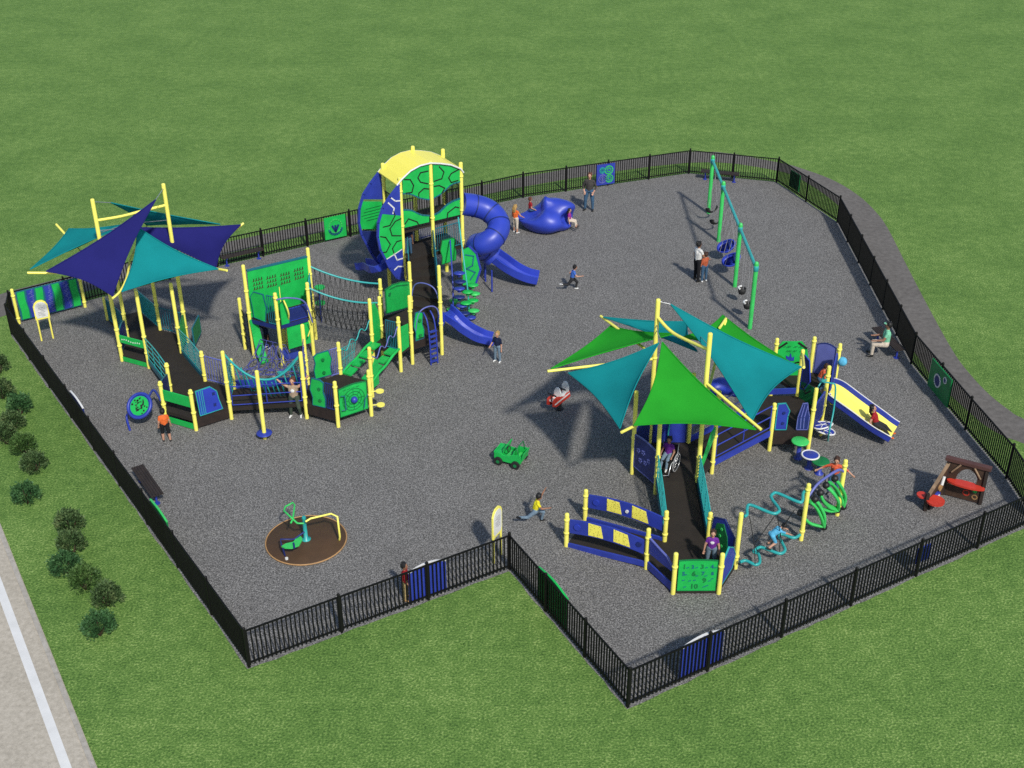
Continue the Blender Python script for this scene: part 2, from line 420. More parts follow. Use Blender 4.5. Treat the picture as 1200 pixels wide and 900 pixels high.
# ------------------------------------------------------------------ benches
def bench(p, rz, label):
    t = thing('bench', label, 'bench', (0, 0, 0), 'backless benches by the fence')
    mb = MB()
    for k in range(5): mb.box((-.92, -.19+k*.078, .415), (.92, -.19+k*.078+.069, .455), 'bench')
    mb.build('seat', t)
    for x in (-.7, .7):
        lb = MB(); lb.tube([(x, -.16, .405), (x, -.05, .39), (x, 0, .3), (x, 0, 0)], .035, 'blue', 8); lb.tube([(x, .16, .405), (x, .05, .39), (x, 0, .3)], .03, 'blue', 8)
        lb.disc((x, 0, .004), .1, .02, 'blue', 12); lb.build('leg', t)
    t.location = xyz(p); t.rotation_euler.z = rz
    return t
def ang(a, b): d = b-a; return math.atan2(d.y, d.x)
bn0 = bench(G2(843, 212), ang(*seg(5)), 'brown backless bench at the far fence behind the swings')
A, B = seg(1)
for p, r, lb in ((G2(285, 307.5), ang(*seg(2)), 'brown backless bench at the back fence beside the navy sail'),
                 (G2(1039, 409), ang(G2(1030, 397), G2(1050, 416)), 'brown backless bench with the seated man in mint shirt'),
                 (G2(175, 577), ang(G2(162, 556), G2(188, 594)), 'brown backless bench beside the long left fence')):
    c = copy_tree(bn0); c.location = xyz(p); c.rotation_euler.z = r; c['label'] = lb

# ------------------------------------------------------------------ shrubs
def shrub_mesh(mat, seed):
    rn = random.Random(seed); lf = MB(); st = MB()
    for k in range(5):
        a = k*1.26+rn.random(); st.tube([(0, 0, 0), (math.cos(a)*.12, math.sin(a)*.12, .2), (math.cos(a)*.22, math.sin(a)*.22, .45)], [.02, .015, .006], 'wood', 5)
    for c in range(70):
        a = rn.uniform(0, 2*PI); b = math.acos(rn.uniform(-.35, 1)); rr = rn.uniform(.7, 1.0)
        cx = V((math.sin(b)*math.cos(a)*.3*rr, math.sin(b)*math.sin(a)*.3*rr, .3+math.cos(b)*.31*rr))
        ax = (cx-V((0, 0, .12))).normalized()
        for l in range(30):
            d = V((rn.gauss(0, 1), rn.gauss(0, 1), rn.gauss(0, 1))).normalized()*.6+ax
            d.normalize(); p = cx+V((rn.gauss(0, .045), rn.gauss(0, .045), rn.gauss(0, .045)))
            if p.z < .03: p.z = .03+rn.random()*.05
            w = d.orthogonal().normalized(); w = Matrix.Rotation(rn.uniform(0, 6), 3, d) @ w
            le = rn.uniform(.045, .085); wd = le*.3
            lf.add([p, p+d*le*.5+w*wd, p+d*le, p+d*le*.5-w*wd], [[0, 1, 2, 3]], mat)
    return lf, st
SH = {}
for key, mt, sd in (('a', 'leaf_a', 1), ('b', 'leaf_b', 2), ('c', 'leaf_c', 3)):
    lf, st = shrub_mesh(mt, sd); t = thing('shrub', 'x', 'shrub', (0, 0, 0), 'shrubs on the left lawn')
    lf.build('foliage', t); st.build('stem', t); SH[key] = t
used = set()
for x, y, k, sc, lb in ((0, 437, 'c', 1, 'brownish shrub cut off by the left edge, farthest up the lawn'), (4, 467, 'c', 1.1, 'brownish shrub at the left edge below the farthest one'),
    (25, 485, 'b', 1.1, 'dark green round shrub, right of the brownish ones at the left edge'), (17, 504, 'c', 1.1, 'olive brown shrub just under the dark green upper one'), (8, 520, 'c', 1.08, 'brown shrub nearest the left edge in the upper clump'),
    (29, 532, 'a', 1.12, 'mid green shrub between two brownish ones in the upper clump'), (42, 553, 'c', 1.1, 'brownish shrub at the lower end of the upper clump'), (33, 590, 'b', 1.1, 'dark green round shrub standing alone in the middle of the lawn'),
    (84, 624, 'c', 1.15, 'olive shrub at the top of the lower clump'), (86, 649, 'c', 1.1, 'olive brown shrub second in the lower clump'), (79, 673, 'b', 1.15, 'dark green shrub left of the lower clump'),
    (101, 691, 'a', 1.15, 'mid green shrub right of the dark one in the lower clump'), (127, 710, 'c', 1.12, 'olive shrub standing apart right of the lower clump'), (118, 745, 'b', 1.15, 'dark green shrub nearest the camera on the left lawn')):
    o = SH[k] if k not in used else copy_tree(SH[k]); used.add(k)
    p = G2(x, y); o.location = xyz(p); o.rotation_euler.z = random.uniform(0, 6.28); o.scale = (sc*1.02, sc*1.02, sc*random.uniform(.95, 1.08)); o['label'] = lb
# ------------------------------------------------------------------ play structure kit
MOD = 1.24
def hexv(c, a0):
    return {k: V((c[0]+MOD*math.cos(math.radians(a0+60*k)), c[1]+MOD*math.sin(math.radians(a0+60*k)))) for k in range(6)}
def post(t, p, h, z0=0, r=.066, clamps=(), name='post'):
    mb = MB(); p = xyz(p, z0)
    mb.lathe((p.x, p.y, z0), [(r, 0), (r, h-z0-.05), (r*.93, h-z0-.02), (r*.6, h-z0), (.005, h-z0+.004)], 'yellow', 14)
    for z in clamps: mb.lathe((p.x, p.y, z), [(r+.003, 0), (r+.018, .008), (r+.018, .062), (r+.003, .07)], 'yellow', 14)
    return mb.build(name, t)
def deck(t, poly, z, th=.13, mat='deck', name='deck'):
    """poly: list of xy (level) ; z a number or one height per corner"""
    zs = z if isinstance(z, (list, tuple)) else [z]*len(poly)
    mb = MB(); n = len(poly)
    top = [xyz(p, q) for p, q in zip(poly, zs)]; bot = [v-V((0, 0, th)) for v in top]
    mb.add(top+bot, [list(range(n)), list(range(n, 2*n))[::-1]]+[[i, n+i, n+(i+1) % n, (i+1) % n] for i in range(n)], mat)
    return mb.build(name, t)
def rail3(t, a, b, za, zb, mat='blue', n=3, h0=.12, h1=.95, r=.019, ends=True, inset=.1, name='railing', mid=0):
    """pipe railing with n rails between two posts"""
    d = (b-a).normalized(); a2 = a+d*inset; b2 = b-d*inset; mb = MB()
    for k in range(n):
        h = h0+(h1-h0)*k/(n-1); mb.tube([xyz(a2, za+h), xyz(b2, zb+h)], r, mat, 6)
    for f in ([0, 1] if ends else [])+[(k+1)/(mid+1) for k in range(mid)]:
        q = lerp(a2, b2, f); z = za+(zb-za)*f; mb.tube([xyz(q, z+h0), xyz(q, z+h1)], r, mat, 6)
    return mb.build(name, t)
def bars(t, a, b, za, zb, mat='blue', gap=.11, h0=.08, h1=.95, r=.015, inset=.1, name='barrier'):
    d = (b-a).normalized(); a2 = a+d*inset; b2 = b-d*inset; mb = MB(); L = (b2-a2).length
    for h in (h0, h1): mb.tube([xyz(a2, za+h), xyz(b2, zb+h)], r*1.6, mat, 6)
    k = max(1, round(L/gap))
    for i in range(k+1):
        q = lerp(a2, b2, i/k); z = za+(zb-za)*i/k; mb.tube([xyz(q, z+h0), xyz(q, z+h1)], r, mat, 5)
    return mb.build(name, t)
def panel(t, a, b, poly, mat, label=None, off=0., th=.03, edge=None, name='panel', build=True, we=.025):
    mb = MB(); mb.wall(a, b, poly, th, mat, off)
    if edge: mb.strip(a, b, list(poly)+[poly[0]], we, edge, off, th+.016)
    return mb.build(name, t, label) if build else mb
def rect(u0, u1, z0, z1, arch=0., n=6):
    return [(u0, z0), (u1, z0)]+[(u1+(u0-u1)*k/n, z1+arch*math.sin(PI*k/n)) for k in range(n+1)]
def sail(t, c, mat, sag=.09, curve=.09, label=None, n=16):
    A, B, Cc = [V(p) for p in c]
    cen = (A+B+Cc)/3; vs = []; idx = {}
    mb = MB()
    for i in range(n+1):
        for j in range(n+1-i):
            u, v = i/n, j/n; w = 1-u-v; p = A*w+B*u+Cc*v
            # edges curve towards the middle, belly sags
            e = 4*(u*v*(1-w)**2 + v*w*(1-u)**2 + u*w*(1-v)**2)
            mid = 27*u*v*w
            pull = max(0, (e*1.0)*(1-mid)) * curve*1.6
            p = p+(cen-p)*min(.6, pull) ; p.z -= sag*mid*2
            idx[i, j] = len(vs); vs.append(p)
    fs = []
    for i in range(n):
        for j in range(n-i):
            fs.append([idx[i, j], idx[i+1, j], idx[i, j+1]])
            if j < n-i-1: fs.append([idx[i+1, j], idx[i+1, j+1], idx[i, j+1]])
    mb.add(vs, fs, mat, True)
    for ed in ([idx[i, 0] for i in range(n+1)], [idx[0, j] for j in range(n+1)], [idx[n-j, j] for j in range(n+1)]):
        mb.tube([vs[k] for k in ed], .022, mat, 6)
    return mb.build('sail', t, label)
def cable(t, a, b, r=.014, mat='steel'):
    return MB().tube([a, b], r, mat, 6).build('cable', t)
def arm(t, pts, r=.045, name='support_arm'):
    return MB().tube(pts, r, 'yellow', 8).build(name, t)
def net(t, a, b, c, d, nu, nv, mat, r=.011, sag=0., name='rope_net', rings=0, diag=False):
    """bilinear rope net with corners a-b (top edge) and d-c (bottom edge)"""
    mb = MB()
    def P(u, v):
        p = lerp(lerp(a, b, u), lerp(d, c, u), v); p.z -= sag*4*u*(1-u); return p
    for i in range(nu+1): mb.tube([P(i/nu, k/6) for k in range(7)], r, mat, 5)
    for j in range(nv+1): mb.tube([P(k/10, j/nv) for k in range(11)], r, mat, 5)
    if diag:
        for i in range(nu):
            for j in range(nv): mb.tube([P(i/nu, j/nv), P((i+1)/nu, (j+1)/nv)], r*.8, mat, 4)
    return mb.build(name, t)

# ================================================================== LEFT PLAY STRUCTURE
Pc, Lc, Rc, Dc, Ec = (-13.08, 39.75), (-10.49, 35.6), (-5.83, 35.77), (-3.66, 39.98), (-8.335, 39.965)
HP, HL, HR, HD, HE = [hexv(c, 34) for c in (Pc, Lc, Rc, Dc, Ec)]   # 0:34 1:94 2:154 3:214 4:274 5:334
zP, zL, zR, zD, zE = .25, .45, .6, 1.0, 1.6
T = thing('play_structure', 'large play structure with navy and teal sails, shell tower, spiral tube slide and rope bridges', 'play structure', (-8, 38.5, 0))
hv = lambda H: [H[k] for k in range(6)]
# posts
P3h = 3.05
for k, h in ((3, 6.26), (4, 3.1), (5, 3.05), (0, 6.26), (1, 3.0), (2, 3.0)): post(T, HP[k], h, 0, .07 if h > 4 else .066, (zP+.35, zP+1.0))
for k in range(6):
    post(T, HL[k], {3: 1.56, 4: 1.56, 5: 2.6, 0: 1.62, 1: 1.62, 2: 1.55}[k], 0, clamps=(zL+.2, zL+.95))
for k in range(6):
    post(T, HR[k], {3: 2.55, 4: 1.75, 5: 1.78, 0: 1.95, 1: 1.85, 2: 2.9}[k], 0, clamps=(zR+.2, zR+.9))
V3 = V((-4.97, 38.71)); U3 = V((-3.95, 38.2))
post(T, V3, 2.65, clamps=(1.2,)); post(T, U3, 2.2, clamps=(1.95,))
for k, h in ((4, 2.75), (5, 2.72), (3, 2.45), (2, 2.55), (1, 2.9), (0, 3.0)): post(T, HD[k], h, clamps=(zD+.25, zD+1.1))
for k, h in ((3, 3.7), (2+100, 0), (4, 2.88), (5, 2.94), (0, 3.72)):
    if k < 10: post(T, HE[k], h, clamps=(zE+.2, zE+1.05))
post(T, (-9.81, 39.92), 2.1, clamps=(.6,)); post(T, (-8.36, 40.0), 2.55, clamps=(.25,))
# decks and ramps
deck(T, hv(HP), zP); deck(T, hv(HL), zL); deck(T, hv(HR), zR); deck(T, hv(HD), zD)
deck(T, [HE[3], HE[4], HE[5], HE[0]], zE, name='deck')
deck(T, [HP[4], HP[5], HL[1], HL[2]], [zP, zP, zL, zL], name='ramp')
deck(T, [HL[5], HL[0], HR[2], HR[3]][::-1], [zR, zR, zL, zL], name='bridge_deck')
deck(T, [U3, HD[4], HD[3], V3][::-1], [zD-.2]*4, name='step')
# entry ramp behind, sloping to ground beyond hex P
nb = V((math.cos(math.radians(124)), math.sin(math.radians(124))))
deck(T, [HP[2], HP[1], HP[1]+nb*2.4, HP[2]+nb*2.4][::-1], [.02, .02, zP, zP], name='ramp')
# hex P fittings: green rail panel and toe board at P1-P2
A, B = HP[3], HP[4]
mb = panel(T, A, B, rect(.08, MOD-.08, zP+.55, zP+.83), 'green', build=False, th=.05)
for k in range(9): mb.wall(A, B, [(.2+k*.1+.03*math.cos(q), zP+.69+.02*math.sin(k)+.03*math.sin(q)) for q in (0, 1.57, 3.14, 4.71)], .01, 'white', .03)
mb.build('rail_panel', T); panel(T, A, B, rect(.07, MOD-.07, .03, .2), 'green', name='kick_plate', th=.05)
A, B = HP[2], HP[3]
panel(T, A, B, rect(.1, MOD-.1, zP+.1, zP+.8, .1), 'navy', edge='teal_dark')
A, B = HP[5], HP[0]
panel(T, A, B, rect(.1, MOD-.1, zP+.05, zP+.95), 'green', edge='green_dark')
bars(T, HP[0], HP[1], zP, zP, 'teal_dark'); bars(T, HP[1]+nb*2.3, HP[1], .05, zP, 'teal'); bars(T, HP[2]+nb*2.3, HP[2], .05, zP, 'teal_dark')
post(T, HP[2]+nb*2.4, .98); post(T, HP[1]+nb*2.4, .98)
panel(T, HP[5]+V((.35, .45)), HP[0]+V((.45, .5)), rect(.1, MOD-.1, .25, .95), 'green_dark', edge='teal_dark', name='panel')
# ramp railings
def ramp_rail(a, b, za, zb, n=6, mat='teal', curb=True):
    d = (b-a).normalized(); mb = MB(); a2 = a+d*.09; b2 = b-d*.09
    for k in range(n):
        h = .22+.78*k/(n-1); pts = []
        for j in range(9):
            f = j/8; q = lerp(a2, b2, f); pts.append(xyz(q, za+(zb-za)*f+h+.07*math.sin(PI*f)*(k/(n-1))))
        mb.tube(pts, .016 if k < n-1 else .022, mat, 6)
    for f in (.03, .34, .66, .97):
        q = lerp(a2, b2, f); z = za+(zb-za)*f; mb.tube([xyz(q, z+.05), xyz(q, z+1.0)], .016, mat, 6)
    mb.build('railing', T if not hasattr(ramp_rail, 't') else ramp_rail.t)
    cb = MB(); cb.beam(xyz(a2, za+.16), xyz(b2, zb+.16), .05, .2, 'teal_dark' if mat == 'teal' else mat); cb.build('curb', T if not hasattr(ramp_rail, 't') else ramp_rail.t)
ramp_rail(HP[4], HL[2], zP, zL, 5); ramp_rail(HP[5], HL[1], zP, zL, 8)
# hex L fittings
A, B = HL[3], HL[4]
panel(T, A, B, rect(.08, MOD-.08, zL+.42, zL+.8), 'green', name='rail_panel', th=.05); panel(T, A, B, rect(.07, MOD-.07, .03, .22), 'green', name='kick_plate', th=.05)
A, B = HL[2], HL[3]
panel(T, A, B, [(.15, zL+.1), (.8, zL+.1), (MOD-.12, zL+.5), (MOD-.12, zL+1.02), (.8, zL+.95), (.15, zL+.75)], 'navy', edge='teal_dark')
A, B = HL[4], HL[5]
mb = panel(T, A, B, [(.2, zL+.05), (.98, zL+.06), (.9, zL+.45), (.86, zL+.78), (.66, zL+1.0), (.16, zL+.98)], 'blue_plastic', build=False, edge='teal')
for z in (.3, .72): mb.wall(A, B, [(.74+.07*math.cos(q*.785)*(1 if q % 2 else .6), zL+z+.08*math.sin(q*.785)*(1 if q % 2 else .6)) for q in range(8)], .02, 'navy', .02)
for u in (.27, .34, .4): mb.strip(A, B, [(u, zL+.08), (u-.02, zL+.95)], .02, 'teal', .01, .03)
mb.build('climbing_panel', T, 'blue panel with two dark star grips and a teal rim')
panel(T, A, B, rect(.06, MOD-.06, zL-.36, zL-.02), 'wood_dark', name='kick_plate', th=.03)
bars(T, HL[0], HL[1], zL, zL, 'lavender', h1=1.0)
# bridge L-R: near railing, mid post with disc, far rope arch
rail3(T, HL[5], HR[3], zL, zR, 'blue', 3, .1, .8, mid=1, name='railing')
mb = MB(); mb.beam(xyz(HL[0], zL+.32), xyz(HR[2], zR+.3), .05, .3, 'blue'); mb.build('curb', T)
def hang_pts(a, b, za, zb, sag, n=14): return [xyz(lerp(a, b, k/n), za+(zb-za)*k/n-sag*4*(k/n)*(1-k/n)) for k in range(n+1)]
Pt = hang_pts(HL[5]+V((0, .1)), HR[3]+V((0, .1)), 2.45, 2.45, 1.0, 16)
# arch rope swings out over the near side
MB().tube(Pt, .04, 'teal', 8).build('rope_arch', T)
mb = MB()
for i in (2, 4, 6, 8, 10, 12, 14):
    p = Pt[i]; q = Pt[i]+V((.12, .12, -.75 if 3 < i < 13 else -.9)); q.z = max(q.z, .75)
    mb.tube([p, p+V((.02, .05, -.25)), q, q+V((.14, 0, .02)), Pt[i]+V((.2, 0, -.1))], .024, 'teal', 5)
mb.build('rope_loops', T)
net(T, Pt[11], Pt[16], xyz(HR[2], 1.2), xyz(lerp(HL[0], HR[2], .6), 1.1), 6, 5, 'teal', .012, diag=True)
net(T, xyz(HL[5], 2.2), xyz(HL[0], 1.55), xyz(HL[0], .6), xyz(HL[5], .6), 5, 5, 'teal', .01, diag=True)
# purple rope climber between half-hex tower and bridge
mb = MB()
q0, q1, q2, q3 = xyz(lerp(HE[3], HE[4], .3), .85), xyz(lerp(HE[4], HE[5], .15), .75), xyz(lerp(HL[0], HR[2], .95), .95), xyz(lerp(HL[0], HR[2], .02), 1.0)
def QP(u, v): p = lerp(lerp(q0, q1, u), lerp(q3, q2, u), v); p.z -= .3*math.sin(PI*v); return p
for v in (0, .33, .66, 1): mb.tube([QP(k/10, v) for k in range(11)], .012, 'purple_rope', 5)
for u in (0, .25, .5, .75, 1): mb.tube([QP(u, k/6) for k in range(7)], .012, 'purple_rope', 5)
for i in range(5):
    for j in range(3):
        u, v = (i+.5)/5, (j+.6)/3.2
        mb.tube([QP(u+.085*math.cos(a*.63), min(1, v+.13*math.sin(a*.63))) for a in range(10)], .017, 'purple_rope', 5, True)
mb.build('rope_net', T)
net(T, xyz(HR[3], 2.0), xyz(HR[2], 2.4), xyz(HR[2], .7), xyz(HR[3], .7), 4, 6, 'purple_rope', .012, diag=True)
# hex R fittings
A, B = HR[4], HR[5]
mb = panel(T, A, B, rect(.1, MOD-.12, zR-.25, zR+.78, .06), 'green', build=False, edge='green_dark', th=.035)
cx, cz = MOD*.5, zR+.27
for r in (.4, .29, .18): ring(mb, A, B, cx, cz, r, .022, 'green_dark', .02, .016, 18)
for k in range(8): a = k*PI/4; mb.strip(A, B, [(cx+.2*math.cos(a), cz+.2*math.sin(a)), (cx+.38*math.cos(a), cz+.38*math.sin(a))], .02, 'green_dark', .02, .016)
d = (B-A).normalized(); nr = V((d.y, -d.x))
mb.sph(xyz(A+d*cx+nr*.06, cz), .12, 'blue', 12, 8)
for u in (.2, .4, .6, .8): mb.strip(A, B, [(.1+u*.8, zR+.7), (.2+u*.8, zR+.72)], .02, 'green_dark', .02, .016)
mb.build('spinner_panel', T, 'green panel with a round dial and a blue centre ball')
mb = MB(); mb.tube([xyz(A+d*.12+nr*.12, zR+.6), xyz(A+d*.25+nr*.14, zR+.58), xyz(A+d*.27+nr*.14, zR+.05), xyz(A+d*.12+nr*.12, zR+.05)], .02, 'teal_dark', 6)
mb.tube([xyz(A+d*1.1+nr*.12, zR+.35), xyz(A+d*.98+nr*.14, zR+.2), xyz(A+d*.92+nr*.14, zR-.1)], .02, 'teal_dark', 6); mb.build('grab_handle', T)
A, B = HR[3], HR[4]
wavy = lambda u0, u1, z0, z1: [(u0, z0), (u1, z0+.02), (u1+.03, z0+.35), (u1-.04, z0+.6), (u1, z1-.08), (u1-.12, z1), (u0+.05, z1), (u0-.05, z0+.6), (u0+.03, z0+.3)]
mb = panel(T, A, B, wavy(.3, .8, zR+.02, zR+1.05), 'green', build=False, edge='teal_dark')
for z in (.28, .72): mb.disc(xyz(lerp(A, B, .47)+nr*.05, zR+z), .06, .03, 'green_dark', 8, ((B-A).y, -(B-A).x, 0))
mb.build('climbing_panel', T); bars(T, lerp(A, B, .68), B, zR, zR, 'navy', .07, .05, 1.0, inset=.02)
panel(T, A, B, rect(.06, MOD-.06, zR-.4, zR-.02), 'wood_dark', name='kick_plate')
A, B = HR[1], HR[2]
mb = panel(T, A, B, wavy(.35, .95, zR+.1, zR+1.05), 'green', build=False, edge='teal_dark')
for z in (.3, .8): mb.disc(xyz(lerp(A, B, .5)+V((.02, -.06)), zR+z), .06, .03, 'green_dark', 8, (0, -1, 0))
mb.build('climbing_panel', T); bars(T, A, lerp(A, B, .3), zR, zR, 'lavender', .07, .05, 1.05, inset=.02)
A, B = HR[5], HR[0]
# two yellow foot discs on arm at the right post
for z in (.42, .95): mb = MB(); mb.tube([xyz(HR[5]+V((.05, 0)), z), xyz(HR[5]+V((.24, .02)), z)], .02, 'yellow', 6); mb.disc(xyz(HR[5]+V((.33, .02)), z-.015), .14, .035, 'yellow', 14); mb.build('foot_step', T)
# green stepping bridge up to deck D
def plank_path(a, b, za, zb, side):
    d = b-a
    for s in range(4):
        f0, f1 = s/4, (s+1)/4
        z = za+(zb-za)*(s+.5)/4
        mb = MB(); p = lerp(a, b, f0+.02); q = lerp(a, b, f1-.02)
        mb.beam(xyz(p, z+.02*s), xyz(q, z+.06), .3, .06, 'green'); mb.build('stepping_plank', T)
plank_path(lerp(HR[0], HR[1], .22), lerp(U3, V3, .22), zR-.02, zD-.12, 0)
plank_path(lerp(HR[0], HR[1], .8), lerp(U3, V3, .8), zR, zD-.05, 1)
for (a, b) in ((HR[0], U3), (HR[1], V3)):
    mb = MB(); n = 7; pts = []
    for k in range(n*2+1):
        f = k/(n*2); q = lerp(a, b, f); pts.append(xyz(q, zR+(zD-zR)*f+.75+.12*math.sin(k*1.5)))
    mb.tube(catmull(pts, 3), .022, 'teal' if b is V3 else 'lavender', 6); mb.build('hand_rail', T)
    mb = MB(); pp = catmull([xyz(lerp(a, b, k/4), zR-.05+(zD-zR)*k/4+.05*(k % 2)) for k in range(5)], 4); mb.tube(pp, .05, 'green', 8); mb.build('side_beam', T)
mb = MB(); A, B = HR[0], lerp(HR[0], U3, .35)
mb.wall(A, B, [(.08, zR-.3), (.45, zR-.3), (.5, zR+.6), (.3, zR+.75), (.1, zR+.5)], .03, 'green', .0); mb.build('climbing_panel', T)
net(T, xyz(HR[1], 1.55), xyz(lerp(HR[1], V3, .5), 1.4), xyz(lerp(HR[1], V3, .4), .75), xyz(HR[1], .65), 9, 2, 'teal', .01)
bars(T, lerp(V3, U3, .45), U3, zD-.2, zD-.2, 'teal_dark', .07, .1, 1.15)
A, B = V3, HD[3]
mb = panel(T, A, B, [(.04, .7), (.55, .75), (.6, 1.4), (.5, 1.95), (.3, 2.35), (.05, 2.3)], 'green', build=False)
mb.build('climbing_panel', T)
A, B = U3, HD[4]
panel(T, A, B, [(.08, .75), (.5, .8), (.52, 1.7), (.1, 1.75)], 'green', name='climbing_panel')
# deck D panels
A, B = HD[3], HD[4]+V((-.02, 0))
A, B = HD[3], HD[1]
pa, pb = HD[2], HD[1]
c = [on_plane(x, y, HD[3], HD[1]) for x, y in ((453, 367), (481.5, 358.5), (481.4, 330), (470, 330.5), (460, 333.5), (451.5, 339.5))]
mb = panel(T, HD[3], HD[1], c, 'green', build=False, edge='green_dark', th=.035)
u, z = on_plane(456, 345, HD[3], HD[1]); mb.wall(HD[3], HD[1], [(u+.1*math.cos(k*.7), z+.1*math.sin(k*.7)*(1 if k % 2 else .5)) for k in range(9)], .02, 'green_dark', .02)
l = [on_plane(x, y, HD[3], HD[1]) for x, y in ((456, 339), (464, 335), (478, 333.5))]; mb.strip(HD[3], HD[1], l, .04, 'green_dark', .02, .02)
mb.build('panel', T, 'green panel with a small dark leaf mark beside the rope bridge')
bars(T, HD[2], HD[3], zD, zD, 'teal_dark')
A, B = HD[4], HD[5]
mb = panel(T, A, B, wavy(.16, .5, zD-.1, zD+1.0), 'green', build=False, edge='teal_dark')
for z in (.2, .8): mb.disc(xyz(lerp(A, B, .28)+V((.03, -.06)), zD+z-.1), .06, .03, 'green_dark', 8, (.4, -1, 0))
mb.build('climbing_panel', T)
panel(T, A, B, rect(.06, MOD-.06, zD-.42, zD-.02), 'wood_dark', name='kick_plate')
panel(T, HD[3], HD[4], rect(.06, MOD-.06, zD-.42, zD-.16), 'wood_dark', name='kick_plate', off=.03)
# ladder (blue spiral) in front of deck D
p0 = lerp(A, B, .52); nrm = V(((B-A).y, -(B-A).x)).normalized()
mb = MB()
for s in (-.14, .14):
    q = p0+(B-A).normalized()*s
    mb.tube(catmull([xyz(q+nrm*.05, zD+.95), xyz(q+nrm*.3, zD+.7), xyz(q+nrm*.42, zD), xyz(q+nrm*.45, 0)], 6), .028, 'blue', 7)
for k in range(7):
    z = .15+k*.2; mb.beam(xyz(p0+nrm*.44-(B-A).normalized()*.14, z), xyz(p0+nrm*.44+(B-A).normalized()*.14, z), .12, .03, 'blue')
mb.build('ladder', T)
# arched blue rails at the deck D slide
mb = MB()
for (a, b, h) in ((HD[1], HD[0], 1.15), (lerp(HD[4], HD[5], .15), HD[5], 1.1), (HD[5], HD[0], 1.2)):
    mb.tube(catmull([xyz(a, zD+.3), xyz(lerp(a, b, .15), zD+h*.85), xyz(lerp(a, b, .5), zD+h), xyz(lerp(a, b, .85), zD+h*.85), xyz(b, zD+.3)], 6), .026, 'lavender', 7)
mb.build('grab_rail', T)
# open blue wave slide from deck D
def chute(t, pts, w, d, mat, side=None, name='slide', lip=None):
    pts = catmull(pts, 5); vs = []; n = 0; mb = MB()
    prof = [(-w/2-.05, .0), (-w/2-.05, d), (-w/2, d), (-w/2+.04, .07), (-w/4, .0), (w/4, 0), (w/2-.04, .07), (w/2, d), (w/2+.05, d), (w/2+.05, 0), (w/2, -.05), (-w/2, -.05)]
    for i, p in enumerate(pts):
        a = pts[max(0, i-1)]; b = pts[min(len(pts)-1, i+1)]; tt = b-a; h = V((tt.x, tt.y, 0)).normalized(); pr = V((-h.y, h.x, 0)); up = pr.cross(tt.normalized()); 
        if up.z < 0: up = -up
        for x, y in prof: vs.append(p+pr*x+up*y)
    k = len(prof); N = len(pts); bed, sd = [], []
    for i in range(N-1):
        for j in range(k):
            q = [i*k+j, i*k+(j+1) % k, (i+1)*k+(j+1) % k, (i+1)*k+j]
            (bed if 3 <= j <= 5 else sd).append(q)
    ends = [list(range(k)), [(N-1)*k+j for j in range(k)][::-1]]
    mb.add(vs, sd+ends, side or mat, False); mb2 = MB(); mb2.add(vs, bed, mat, False)
    if side:
        o = mb.build(name, t); mb2.build('slide_bed', o)
        if lip:
            lb = MB()
            for j in (1, 8): lb.tube([vs[i*k+j]+V((0, 0, .012)) for i in range(N)], .02, lip, 5)
            lb.build('lip', o)
    else:
        mb.v += mb2.v; o0 = len(mb.v)-len(mb2.v); mb.f += [[i+o0 for i in f] for f in mb2.f]; mb.m += [0]*len(mb2.f); mb.sm += mb2.sm
        o = mb.build(name, t)
    return o
chute(T, [G(521, 366, zD), G(529, 373, zD-.05), G(541, 384, .65), G(553, 392, .42), G(565, 397.5, .28), G(577, 400.5, .16)], .52, .26, 'blue_plastic', name='slide')
MB().disc(xyz(lerp(HD[5], HD[0], .5), zD+.1), .3, .05, 'blue_plastic', 18, (.9, -.42, 0)).build('slide_hood', T)
# stairs from deck D to the tower
TW1, TW3, TW4 = V((-4.17, 43.74)), V((-1.94, 45.3)), V((-4.91, 44.97)); TW6 = TW3+TW4-TW1; TW2 = (TW1+TW3)/2; TW5 = (TW4+TW6)/2
zT1, zT2 = 1.75, 3.0
s0, s1, e0, e1 = lerp(HD[1], HD[0], .0), lerp(HD[1], HD[0], 1), lerp(TW1, TW2, .15), lerp(TW1, TW2, 1.)
for k in range(5):
    f0, f1 = k/5, (k+1)/5; z = zD+(zT1-zD)*(k+1)/6
    deck(T, [lerp(s0, e0, f0), lerp(s1, e1, f0), lerp(s1, e1, f1), lerp(s0, e0, f1)], z, .16, name='stair_tread')
for a, b in ((s0, e0), (s1, e1)): bars(T, a, b, zD, zT1, 'teal_dark', .1, .05, 1.0)
# tower
for p, h in ((TW1, 5.2), (TW3, 5.2), (TW4, 5.3), (TW6, 5.3), (TW2, 5.55), (TW5, 5.7)): post(T, p, h, 0, .075, (zT1+.15, zT2+.2, 4.6))
deck(T, [TW1, TW3, TW6, TW4], zT1); deck(T, [lerp(TW1, TW3, .02), lerp(TW1, TW3, .98), lerp(TW4, TW6, .98), lerp(TW4, TW6, .02)], zT2, .1)
bars(T, TW1, TW4, zT2, zT2, 'black', .1, .05, 1.2); bars(T, TW3, TW6, zT2, zT2, 'black', .1, .05, 1.2)
bars(T, TW4, TW5, zT1, zT1, 'black', .1, .05, 1.0); bars(T, TW5, TW6, zT1, zT1, 'lavender', .1, .05, 1.0)
PX = lambda pts, a=TW1, b=TW3: [on_plane(x, y, a, b) for x, y in pts]
left_out = [(465.8, 216), (455, 230), (446.7, 243), (441.7, 260), (441, 276.7), (444, 291.7), (450, 303), (455, 313), (463, 324), (472, 327)]
def clipx(): pass
